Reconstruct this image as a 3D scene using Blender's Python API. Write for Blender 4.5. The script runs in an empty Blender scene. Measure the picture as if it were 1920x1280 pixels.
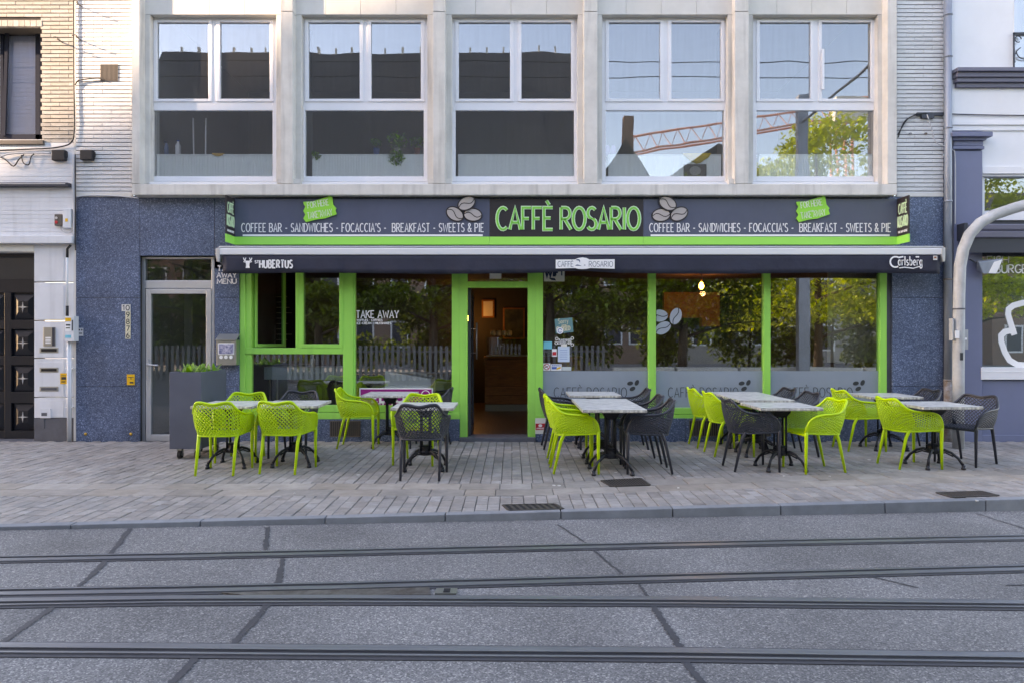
import bpy, bmesh, math, random
from mathutils import Matrix, Vector
R = math.radians
random.seed(7)
scene = bpy.context.scene
col = scene.collection

# ------------------------------------------------------------------ camera
F = 1320.0; DC = 10.37; HC = 1.5; HOR = 635.0      # focal length in photo px, distance to the facade, eye height, horizon row
cam = bpy.data.cameras.new('camera'); cam_o = bpy.data.objects.new('camera', cam); col.objects.link(cam_o)
cam_o.location = (0, -DC, HC); cam_o.rotation_euler = (R(90), 0, 0)
cam.sensor_width = 36; cam.lens = F/1920*36; cam.clip_start = .05; cam.clip_end = 2000
cam.shift_y = -(640-HOR)/1920
scene.camera = cam_o
# ------------------------------------------------------------------ sky and sun
SUN_AZ, SUN_EL = 70.0, 22.0       # degrees left of the facade normal, elevation
world = bpy.data.worlds.new('World'); scene.world = world; world.use_nodes = True
wn = world.node_tree.nodes; wl = world.node_tree.links
sky = wn.new('ShaderNodeTexSky'); sky.sky_type = 'NISHITA'; sky.sun_disc = False
sky.sun_elevation = R(SUN_EL); sky.sun_rotation = R(180+SUN_AZ)
sky.air_density = 1.0; sky.dust_density = .7; sky.ozone_density = 2.5
wl.new(sky.outputs[0], wn['Background'].inputs[0]); wn['Background'].inputs[1].default_value = 0.15
sd = Vector((-math.sin(R(SUN_AZ))*math.cos(R(SUN_EL)), -math.cos(R(SUN_AZ))*math.cos(R(SUN_EL)), math.sin(R(SUN_EL))))
sun = bpy.data.lights.new('sun', 'SUN'); sun.energy = 2.5; sun.angle = R(.5); sun.color = (1, .91, .79)
sun_o = bpy.data.objects.new('sun', sun); col.objects.link(sun_o)
sun_o.rotation_euler = (-sd).to_track_quat('-Z', 'Y').to_euler(); sun_o.location = sd*60
vs = scene.view_settings; vs.view_transform = 'Standard'; vs.look = 'None'; vs.gamma = 1; vs.exposure = 2.78
vs.use_white_balance = True; vs.white_balance_temperature = 9600; vs.white_balance_tint = 23
scene.render.engine = 'CYCLES'
try:
    scene.cycles.max_bounces = 7; scene.cycles.transparent_max_bounces = 12
except Exception: pass

# ------------------------------------------------------------------ helpers
def W(px, py, Y=0.0):
    d = DC+Y
    return ((px-960)/F*d, Y, HC-(py-HOR)/F*d)
ROAD0, ROADS = -.06, -.009
def road_z(x): return ROAD0+ROADS*max(-9, min(9, x))
def RP(px, py, dz=0.0):
    a = (px-960)/F; b = (py-HOR)/F
    t = (HC-ROAD0)/(b+ROADS*a)
    return Vector((t*a, -DC+t, ROAD0+ROADS*t*a+dz))
def wloc(o):
    v = Vector((0, 0, 0))
    while o: v += o.location; o = o.parent
    return v
def tag(o, label=None, cat=None, group=None, kind=None):
    if label: o['label'] = label
    if cat: o['category'] = cat
    if group: o['group'] = group
    if kind: o['kind'] = kind
    return o
def empty(name, loc, label, cat, group=None):
    o = bpy.data.objects.new(name, None); o.location = loc; o.empty_display_size = .1; col.objects.link(o)
    return tag(o, label, cat, group)
class MB:
    def __init__(s): s.v = []; s.f = []; s.M = None
    def add(s, vs, fs):
        n = len(s.v)
        for p in vs:
            p = Vector(p)
            s.v.append(s.M @ p if s.M is not None else p)
        s.f += [tuple(i+n for i in f) for f in fs]
        return s
    def box(s, x0, x1, y0, y1, z0, z1):
        return s.add([(x0,y0,z0),(x1,y0,z0),(x1,y1,z0),(x0,y1,z0),(x0,y0,z1),(x1,y0,z1),(x1,y1,z1),(x0,y1,z1)],
              [(0,1,5,4),(1,2,6,5),(2,3,7,6),(3,0,4,7),(4,5,6,7),(3,2,1,0)])
    def px(s, x0, y0, x1, y1, Y, dep):
        a = W(x0, y1, Y); b = W(x1, y0, Y)
        return s.box(a[0], b[0], Y, Y+dep, a[2], b[2])
    def prism(s, poly, y0, y1):          # poly of (x,z)
        n = len(poly)
        return s.add([(x,y0,z) for x,z in poly]+[(x,y1,z) for x,z in poly],
              [tuple(range(n)), tuple(range(2*n-1,n-1,-1))]+[(i,(i+1)%n,n+(i+1)%n,n+i) for i in range(n)])
    def prism_px(s, poly, Y, dep):
        return s.prism([(W(x,y,Y)[0], W(x,y,Y)[2]) for x,y in poly], Y, Y+dep)
    def ell(s, cx, cz, rx, rz, y0, y1, rot=0, n=20):
        c, q = math.cos(rot), math.sin(rot)
        P = []
        for i in range(n):
            a = 2*math.pi*i/n; u, w = rx*math.cos(a), rz*math.sin(a)
            P.append((cx+u*c-w*q, cz+u*q+w*c))
        return s.prism(P, y0, y1)
    def tube(s, pts, r, n=8, caps=True):
        pts = [Vector(p) for p in pts]; m = len(pts)
        rs = r if isinstance(r, (list, tuple)) else [r]*m
        V = []; prev = None
        for i, p in enumerate(pts):
            t = (pts[min(i+1,m-1)]-pts[max(i-1,0)]).normalized()
            if prev is None:
                up = Vector((0,0,1)) if abs(t.z) < .9 else Vector((0,1,0))
                a = t.cross(up).normalized()
            else:
                a = (prev-t*prev.dot(t)).normalized()
            prev = a; b = t.cross(a)
            V += [p+(a*math.cos(2*math.pi*k/n)+b*math.sin(2*math.pi*k/n))*rs[i] for k in range(n)]
        Fc = [(i*n+k, i*n+(k+1)%n, (i+1)*n+(k+1)%n, (i+1)*n+k) for i in range(m-1) for k in range(n)]
        if caps: Fc += [tuple(range(n-1,-1,-1)), tuple(range((m-1)*n, m*n))]
        return s.add(V, Fc)
    def stroke(s, pts, w, y0, y1, closed=False):     # flat ribbon in x,z extruded from y0 to y1
        n = len(pts)
        if closed: pts = list(pts)+[pts[0]]; n += 1
        L = []; Rr = []
        for i in range(n):
            p = Vector(pts[i])
            d0 = (Vector(pts[i])-Vector(pts[i-1])) if i > 0 else None
            d1 = (Vector(pts[i+1])-Vector(pts[i])) if i < n-1 else None
            if closed and i == 0: d0 = Vector(pts[0])-Vector(pts[n-2])
            if closed and i == n-1: d1 = Vector(pts[1])-Vector(pts[0])
            d0 = d0.normalized() if d0 is not None and d0.length > 1e-9 else None
            d1 = d1.normalized() if d1 is not None and d1.length > 1e-9 else None
            d = (d0+d1) if d0 is not None and d1 is not None else (d0 if d0 is not None else d1)
            if d is None or d.length < 1e-6: d = d0 or Vector((1,0))
            d = d.normalized(); nn = Vector((-d.y, d.x)); k = 1.0
            if d0 is not None:
                cc = abs(nn.dot(Vector((-d0.y, d0.x)))); k = min(1/max(cc,.3), 1.8)
            L.append(p+nn*w/2*k); Rr.append(p-nn*w/2*k)
        V = [(p.x,y0,p.y) for p in L]+[(p.x,y0,p.y) for p in Rr]+[(p.x,y1,p.y) for p in L]+[(p.x,y1,p.y) for p in Rr]
        Fc = []
        for i in range(n-1):
            a, b, c, d = i, i+1, n+i+1, n+i
            Fc += [(a,d,c,b), (a,b,2*n+b,2*n+a), (d,2*n+d,2*n+c,c)]
        Fc += [(0,2*n,3*n,n), (n-1,2*n-1,4*n-1,3*n-1)]
        return s.add(V, Fc)
    def mesh(s, name, smooth=False):
        me = bpy.data.meshes.new(name); me.from_pydata([tuple(v) for v in s.v], [], s.f)
        bm = bmesh.new(); bm.from_mesh(me); bmesh.ops.recalc_face_normals(bm, faces=bm.faces); bm.to_mesh(me); bm.free()
        if smooth:
            for p in me.polygons: p.use_smooth = True
        return me
    def build(s, name, mat, parent=None, smooth=False, bevel=0, label=None, cat=None, group=None, kind=None, local=False):
        off = wloc(parent) if parent and not local else Vector((0,0,0))
        if off.length > 0: s.v = [v-off for v in s.v]
        me = s.mesh(name, smooth); me.materials.append(mat)
        o = bpy.data.objects.new(name, me); col.objects.link(o)
        if parent: o.parent = parent
        if bevel:
            b = o.modifiers.new('bevel', 'BEVEL'); b.width = bevel; b.segments = 2; b.limit_method = 'ANGLE'; b.angle_limit = R(40)
        return tag(o, label, cat, group, kind)
def inst(name, me, loc, parent, rot=0):
    o = bpy.data.objects.new(name, me); col.objects.link(o)
    if parent: o.parent = parent; o.location = Vector(loc)-wloc(parent)
    else: o.location = loc
    if rot: o.rotation_euler[2] = rot
    return o

# ------------------------------------------------------------------ materials
MATS = {}
def mat(name, c, rough=.5, metal=0, var=0, vs=4, c2=None, bump=0, bs=60, rnd=0, spec=.5, stretch=None, dist=.004, grime=0, blotch=0, bls=1.1):
    m = bpy.data.materials.new(name); m.use_nodes = True; nt = m.node_tree; N = nt.nodes; L = nt.links
    b = N['Principled BSDF']; b.inputs['Roughness'].default_value = rough; b.inputs['Metallic'].default_value = metal
    b.inputs['Specular IOR Level'].default_value = spec
    b.inputs['Base Color'].default_value = (*c, 1)
    tc = N.new('ShaderNodeTexCoord'); mp = N.new('ShaderNodeMapping'); L.new(tc.outputs['Object'], mp.inputs[0])
    if stretch: mp.inputs['Scale'].default_value = stretch
    cur = None
    if var or c2:
        nz = N.new('ShaderNodeTexNoise'); nz.inputs['Scale'].default_value = vs; nz.inputs['Detail'].default_value = 6; nz.inputs['Roughness'].default_value = .65
        L.new(mp.outputs[0], nz.inputs[0])
        rp = N.new('ShaderNodeValToRGB'); L.new(nz.outputs[0], rp.inputs[0])
        d = c2 if c2 else tuple(x*(1-var) for x in c)
        rp.color_ramp.elements[0].position = .36; rp.color_ramp.elements[1].position = .64
        rp.color_ramp.elements[0].color = (*d, 1); rp.color_ramp.elements[1].color = (*c, 1)
        cur = rp.outputs[0]
    if grime:                                            # vertical run-off streaks of dirt
        mg = N.new('ShaderNodeMapping'); L.new(tc.outputs['Object'], mg.inputs[0]); mg.inputs['Scale'].default_value = (9, 9, .7)
        ng = N.new('ShaderNodeTexNoise'); ng.inputs['Scale'].default_value = 1; ng.inputs['Detail'].default_value = 5; L.new(mg.outputs[0], ng.inputs[0])
        rg = N.new('ShaderNodeValToRGB'); rg.color_ramp.elements[0].position = .52; rg.color_ramp.elements[1].position = .72
        rg.color_ramp.elements[0].color = (0,0,0,1); rg.color_ramp.elements[1].color = (grime,)*3+(1,); L.new(ng.outputs[0], rg.inputs[0])
        mx = N.new('ShaderNodeMixRGB'); L.new(rg.outputs[0], mx.inputs[0])
        if cur: L.new(cur, mx.inputs[1])
        else: mx.inputs[1].default_value = (*c, 1)
        mx.inputs[2].default_value = (.09, .085, .08, 1); cur = mx.outputs[0]
    if rnd:
        oi = N.new('ShaderNodeObjectInfo'); ge = N.new('ShaderNodeNewGeometry')
        ad = N.new('ShaderNodeMath'); ad.operation = 'ADD'; L.new(oi.outputs['Random'], ad.inputs[0]); L.new(ge.outputs['Random Per Island'], ad.inputs[1])
        fr = N.new('ShaderNodeMath'); fr.operation = 'FRACT'; L.new(ad.outputs[0], fr.inputs[0])
        mr = N.new('ShaderNodeMapRange'); L.new(fr.outputs[0], mr.inputs[0]); mr.inputs[3].default_value = 1-rnd; mr.inputs[4].default_value = 1+rnd
        hs = N.new('ShaderNodeHueSaturation'); L.new(mr.outputs[0], hs.inputs['Value'])
        mr2 = N.new('ShaderNodeMapRange'); mr2.inputs[3].default_value = .75; mr2.inputs[4].default_value = 1.3
        f2 = N.new('ShaderNodeMath'); f2.operation = 'MULTIPLY'; f2.inputs[1].default_value = 7.31; L.new(fr.outputs[0], f2.inputs[0])
        f3 = N.new('ShaderNodeMath'); f3.operation = 'FRACT'; L.new(f2.outputs[0], f3.inputs[0]); L.new(f3.outputs[0], mr2.inputs[0])
        L.new(mr2.outputs[0], hs.inputs['Saturation'])
        if cur: L.new(cur, hs.inputs['Color'])
        else: hs.inputs['Color'].default_value = (*c, 1)
        cur = hs.outputs[0]
    if blotch:                                           # large soft stains and worn patches
        nb_ = N.new('ShaderNodeTexNoise'); nb_.inputs['Scale'].default_value = bls; nb_.inputs['Detail'].default_value = 7; nb_.inputs['Roughness'].default_value = .6
        L.new(tc.outputs['Object'], nb_.inputs[0])
        rb = N.new('ShaderNodeMapRange'); rb.inputs[1].default_value = .32; rb.inputs[2].default_value = .68; rb.inputs[3].default_value = 1-blotch; rb.inputs[4].default_value = 1+blotch*.45; L.new(nb_.outputs[0], rb.inputs[0])
        cb_ = N.new('ShaderNodeCombineColor'); [L.new(rb.outputs[0], cb_.inputs[i]) for i in range(3)]
        mb2 = N.new('ShaderNodeMixRGB'); mb2.blend_type = 'MULTIPLY'; mb2.inputs[0].default_value = 1
        if cur: L.new(cur, mb2.inputs[1])
        else: mb2.inputs[1].default_value = (*c, 1)
        L.new(cb_.outputs[0], mb2.inputs[2]); cur = mb2.outputs[0]
    if cur: L.new(cur, b.inputs['Base Color'])
    if bump:
        n2 = N.new('ShaderNodeTexNoise'); n2.inputs['Scale'].default_value = bs; n2.inputs['Detail'].default_value = 4; L.new(mp.outputs[0], n2.inputs[0])
        bp = N.new('ShaderNodeBump'); bp.inputs['Strength'].default_value = bump; bp.inputs['Distance'].default_value = dist
        L.new(n2.outputs[0], bp.inputs['Height']); L.new(bp.outputs[0], b.inputs['Normal'])
    MATS[name] = m
    return m
def speckle(name, base, specks, scale, rough, big=None, bump=.3):
    m = mat(name, base, rough); nt = m.node_tree; N = nt.nodes; L = nt.links; b = N['Principled BSDF']
    tc = [n for n in N if n.type == 'TEX_COORD'][0]
    vo = N.new('ShaderNodeTexVoronoi'); vo.inputs['Scale'].default_value = scale; L.new(tc.outputs['Object'], vo.inputs['Vector'])
    rp = N.new('ShaderNodeValToRGB'); rp.color_ramp.interpolation = 'LINEAR'
    sep = N.new('ShaderNodeSeparateColor'); L.new(vo.outputs['Color'], sep.inputs[0]); L.new(sep.outputs[0], rp.inputs[0])
    e = rp.color_ramp.elements
    e[0].position = 0; e[0].color = (*base, 1); e[1].position = specks[-1][0]; e[1].color = (*specks[-1][1], 1)
    for p, c in specks[:-1]:
        x = e.new(p); x.color = (*c, 1)
    nz = N.new('ShaderNodeTexNoise'); nz.inputs['Scale'].default_value = big or 1.5; nz.inputs['Detail'].default_value = 5; L.new(tc.outputs['Object'], nz.inputs[0])
    mr = N.new('ShaderNodeMapRange'); L.new(nz.outputs[0], mr.inputs[0]); mr.inputs[1].default_value = .3; mr.inputs[2].default_value = .7; mr.inputs[3].default_value = .70; mr.inputs[4].default_value = 1.16
    mu = N.new('ShaderNodeMixRGB'); mu.blend_type = 'MULTIPLY'; mu.inputs[0].default_value = 1; L.new(rp.outputs[0], mu.inputs[1])
    cb = N.new('ShaderNodeCombineColor'); [L.new(mr.outputs[0], cb.inputs[i]) for i in range(3)]
    L.new(cb.outputs[0], mu.inputs[2]); L.new(mu.outputs[0], b.inputs['Base Color'])
    if bump:
        bp = N.new('ShaderNodeBump'); bp.inputs['Strength'].default_value = bump; bp.inputs['Distance'].default_value = .004
        L.new(sep.outputs[1], bp.inputs['Height']); L.new(bp.outputs[0], b.inputs['Normal'])
    return m
def glass(name, refl=.2, tint=(.97,.98,.98), wav=.0, dust=.05):
    m = bpy.data.materials.new(name); m.use_nodes = True; nt = m.node_tree; N = nt.nodes; L = nt.links
    N.remove(N['Principled BSDF'])
    tr = N.new('ShaderNodeBsdfTransparent'); tr.inputs[0].default_value = (*tint, 1)
    gl = N.new('ShaderNodeBsdfGlossy'); gl.inputs['Roughness'].default_value = 0.0; gl.inputs[0].default_value = (.90,.95,1,1)
    lw = N.new('ShaderNodeLayerWeight'); lw.inputs[0].default_value = .25
    mr = N.new('ShaderNodeMapRange'); mr.inputs[3].default_value = refl; mr.inputs[4].default_value = 1; L.new(lw.outputs['Fresnel'], mr.inputs[0])
    mx = N.new('ShaderNodeMixShader'); L.new(mr.outputs[0], mx.inputs[0]); L.new(tr.outputs[0], mx.inputs[1]); L.new(gl.outputs[0], mx.inputs[2])
    tc = N.new('ShaderNodeTexCoord')
    if wav:
        nz = N.new('ShaderNodeTexNoise'); nz.inputs['Scale'].default_value = 1.3; nz.inputs['Detail'].default_value = 1; L.new(tc.outputs['Object'], nz.inputs[0])
        bp = N.new('ShaderNodeBump'); bp.inputs['Strength'].default_value = 1; bp.inputs['Distance'].default_value = wav; L.new(nz.outputs[0], bp.inputs['Height']); L.new(bp.outputs[0], gl.inputs['Normal'])
    out = mx.outputs[0]
    if dust:                                   # thin film of rain-streaked dirt on the pane
        mp = N.new('ShaderNodeMapping'); mp.inputs['Scale'].default_value = (26,26,1.6); L.new(tc.outputs['Object'], mp.inputs[0])
        n2 = N.new('ShaderNodeTexNoise'); n2.inputs['Scale'].default_value = 1; n2.inputs['Detail'].default_value = 6; L.new(mp.outputs[0], n2.inputs[0])
        m2 = N.new('ShaderNodeMapRange'); m2.inputs[1].default_value = .3; m2.inputs[2].default_value = .75; m2.inputs[3].default_value = dust*.45; m2.inputs[4].default_value = dust*1.7; L.new(n2.outputs[0], m2.inputs[0])
        df = N.new('ShaderNodeBsdfDiffuse'); df.inputs[0].default_value = (.5,.48,.44,1)
        m3 = N.new('ShaderNodeMixShader'); L.new(m2.outputs[0], m3.inputs[0]); L.new(out, m3.inputs[1]); L.new(df.outputs[0], m3.inputs[2]); out = m3.outputs[0]
    L.new(out, N['Material Output'].inputs[0])
    return m
def emis(name, c, s):
    m = bpy.data.materials.new(name); m.use_nodes = True; b = m.node_tree.nodes['Principled BSDF']
    b.inputs['Base Color'].default_value = (*c, 1); b.inputs['Emission Color'].default_value = (*c, 1); b.inputs['Emission Strength'].default_value = s
    return m
def leafmat(name, c, rnd=.35):
    m = mat(name, c, .5, rnd=rnd); nt = m.node_tree; N = nt.nodes; L = nt.links; b = N['Principled BSDF']
    tl = N.new('ShaderNodeBsdfTranslucent'); mx = N.new('ShaderNodeMixShader'); mx.inputs[0].default_value = .55
    src = b.inputs['Base Color'].links[0].from_socket; L.new(src, tl.inputs[0])
    L.new(b.outputs[0], mx.inputs[1]); L.new(tl.outputs[0], mx.inputs[2]); L.new(mx.outputs[0], N['Material Output'].inputs[0])
    return m
M_granite = speckle('granite', (.034,.056,.105), [(.45,(.058,.092,.165)), (.8,(.098,.146,.24)), (1,(.22,.28,.40))], 95, .40, bump=.1)
M_mortar = mat('mortar', (.05,.045,.04), .9)
M_whitebrick = mat('white_brick', (.66,.66,.66), .6, var=.12, vs=9, rnd=.07, bump=.3, bs=90)
M_yelbrick = mat('buff_brick', (.42,.39,.35), .75, var=.3, vs=7, rnd=.12, bump=.4, bs=80)
M_stone = mat('pale_stone', (.66,.64,.60), .8, var=.16, vs=3, bump=.35, bs=120, grime=.32)
M_stone2 = mat('pale_stone_slab', (.65,.63,.59), .8, var=.1, vs=3, bump=.25, bs=120, rnd=.03)
M_pvc = mat('white_pvc', (.74,.75,.78), .35, var=.05, vs=2)
M_alu = mat('aluminium', (.55,.56,.58), .38, .6, var=.08, vs=3)
M_barwhite = mat('awning_bar', (.72,.73,.75), .35, .2)
M_green = mat('green_frame', (.245,.66,.11), .42, var=.05, vs=3, grime=.12, blotch=.06)
M_dark = mat('dark_void', (.012,.012,.013), .9)
M_glass_up = glass('glass_upper', .12, (1,1,1), .0016, .032)
M_glass_sh = glass('glass_shop', .17, (.93,.95,.94), .0006, .008)
M_glass_dr = glass('glass_door', .07, (.9,.93,.93), 0, .01)
M_film = mat('frosted_film', (.24,.29,.34), .55, var=.06, vs=3)
M_filmbean = mat('film_bean', (.34,.38,.43), .5)
M_ink = mat('dark_cutout', (.03,.035,.04), .5)
M_white = mat('white_vinyl', (.80,.80,.80), .5)
M_offwhite = mat('off_white', (.68,.67,.62), .6, var=.06)
M_signblue = mat('sign_slate', (.085,.10,.15), .3, var=.12, vs=1.5)
M_signbrown = mat('sign_brown', (.035,.028,.03), .35, var=.1)
M_signgreen = mat('sign_green', (.24,.68,.11), .35)
M_neon = mat('neon_green', (.16,.60,.09), .35)
M_ticket = mat('ticket_green', (.22,.66,.06), .4)
M_bean = mat('bean_grey', (.42,.38,.36), .5, var=.06)
M_fabric = mat('awning_fabric', (.017,.021,.042), .75, var=.2, vs=4, bump=.3, bs=9, dist=.03)
M_lime = mat('lime_plastic', (.43,.66,.010), .40, spec=.4, blotch=.07, bls=6)
M_char = mat('charcoal_plastic', (.028,.031,.042), .42, spec=.5)
M_iron = mat('cast_iron', (.012,.013,.018), .45, .3, bump=.2, bs=120)
M_top = mat('stone_tabletop', (.76,.76,.73), .34, c2=(.30,.32,.31), vs=9, bump=.1, bs=80, stretch=(1,2.6,1))
M_topedge = mat('tabletop_edge', (.62,.60,.52), .45, c2=(.22,.20,.19), vs=14, stretch=(1.6,1.6,.2))
M_planter = mat('planter_grey', (.085,.098,.135), .55, var=.12, vs=3)
M_leaf = leafmat('planter_leaf', (.17,.34,.06))
M_rubber = mat('rubber', (.012,.012,.013), .6)
M_steel = mat('stainless', (.42,.42,.39), .35, .85, var=.1, vs=5)
M_yellow = mat('yellow_sticker', (.78,.42,.01), .5)
M_paver = mat('paver', (.315,.288,.268), .8, var=.26, vs=9, rnd=.17, bump=.5, bs=70, blotch=.2)
M_flag = mat('flagstone', (.33,.292,.258), .75, var=.25, vs=6, rnd=.17, bump=.4, bs=60, blotch=.2)
M_joint = mat('joint_sand', (.10,.094,.088), .95, bump=.5, bs=200)
M_kerb = mat('kerb_stone', (.235,.25,.27), .75, var=.2, vs=5, bump=.4, bs=90, rnd=.04, blotch=.25)
M_road = speckle('road_aggregate', (.085,.085,.087), [(.5,(.15,.148,.149)), (.85,(.21,.205,.202)), (1,(.37,.355,.335))], 130, .8, big=.9, bump=.6)
M_tar = mat('tar', (.05,.05,.056), .65, var=.2, vs=12, bump=.3, bs=120)
M_rail = mat('rail_steel', (.30,.31,.33), .40, .75, var=.25, vs=2, stretch=(.5,8,1))
M_groove = mat('rail_groove', (.03,.031,.036), .6, .4, var=.3, vs=6)
M_plate = mat('switch_plate', (.19,.175,.16), .5, .6, c2=(.09,.075,.065), vs=14)
M_grate = mat('iron_grate', (.075,.065,.06), .6, .5)
M_lacq = mat('black_door', (.010,.012,.018), .3, var=.2, vs=3)
M_paint = mat('white_paint', (.68,.70,.73), .6, var=.08, vs=3, bump=.15, bs=40, grime=.12)
M_stucco = mat('white_stucco', (.74,.76,.79), .8, var=.05, vs=2, bump=.2, bs=120)
M_bluegrey = mat('bluegrey_paint', (.14,.165,.265), .55, var=.08, vs=2)
M_trim = mat('cornice_paint', (.13,.135,.19), .5, var=.08)
M_slate = mat('slate_plinth', (.10,.105,.125), .6, var=.2, vs=6)
M_anth = mat('anthracite', (.03,.036,.052), .45)
M_zinc = mat('zinc_pipe', (.30,.34,.40), .5, .4, var=.25, vs=4, stretch=(1,1,.3))
M_rust = mat('rusty_pipe', (.17,.12,.09), .75, .2, c2=(.28,.28,.29), vs=9)
M_pole = mat('painted_pole', (.46,.48,.49), .55, 0, vs=5, c2=(.36,.37,.37), blotch=.15)
M_cable = mat('black_cable', (.012,.012,.014), .6)
M_cablew = mat('grey_cable', (.45,.46,.48), .6)
M_brown = mat('brown_sill', (.12,.10,.085), .7, var=.2)
M_rad = mat('radiator', (.88,.93,.91), .4)
M_room = mat('room_wall', (.34,.33,.30), .9)
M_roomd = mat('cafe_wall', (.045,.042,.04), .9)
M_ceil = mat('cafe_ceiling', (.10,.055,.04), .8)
M_wood = mat('counter_wood', (.34,.15,.055), .5, c2=(.20,.08,.03), vs=5, stretch=(1,1,6))
M_floor = mat('wood_floor', (.16,.11,.08), .35, c2=(.09,.06,.045), vs=4, stretch=(6,1,1))
M_cafebrick = mat('cafe_brick', (.42,.19,.06), .8, var=.35, vs=14, stretch=(1,1,4))
M_magenta = mat('magenta_print', (.30,.006,.17), .45)
M_teal = mat('teal_sign', (.10,.26,.28), .5)
M_cream = mat('cream_print', (.70,.64,.46), .5)
M_red = mat('red_print', (.55,.02,.03), .5)
M_cyan = mat('cyan_print', (.10,.50,.62), .5)
M_blue = mat('blue_print', (.05,.13,.42), .5)
M_brass = mat('brass', (.5,.30,.06), .4, .7)
M_terr = mat('terracotta', (.36,.13,.06), .7)
M_yelcloth = mat('yellow_cloth', (.75,.50,.02), .8)
M_slateroof = mat('slate_roof', (.06,.06,.062), .7, var=.3, vs=.8, stretch=(2,2,.4))
M_townbrick = mat('town_brick', (.26,.17,.13), .85, var=.15)
M_townwhite = mat('town_render', (.30,.28,.26), .85)
M_crane = mat('crane_orange', (.72,.36,.27), .6)
M_bark = mat('bark', (.07,.055,.042), .9, bump=.6, bs=20)
M_crown = leafmat('tree_leaf', (.17,.24,.03), .45)
M_crown_sunlit = leafmat('tree_leaf_sunlit', (.50,.58,.05), .35)  # brighter yellow-green imitates sun glowing through the leaves
M_pavefar = mat('far_paving', (.22,.21,.20), .9, var=.2, vs=1)
M_fence = mat('fence_paint', (.16,.165,.17), .6)

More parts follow.
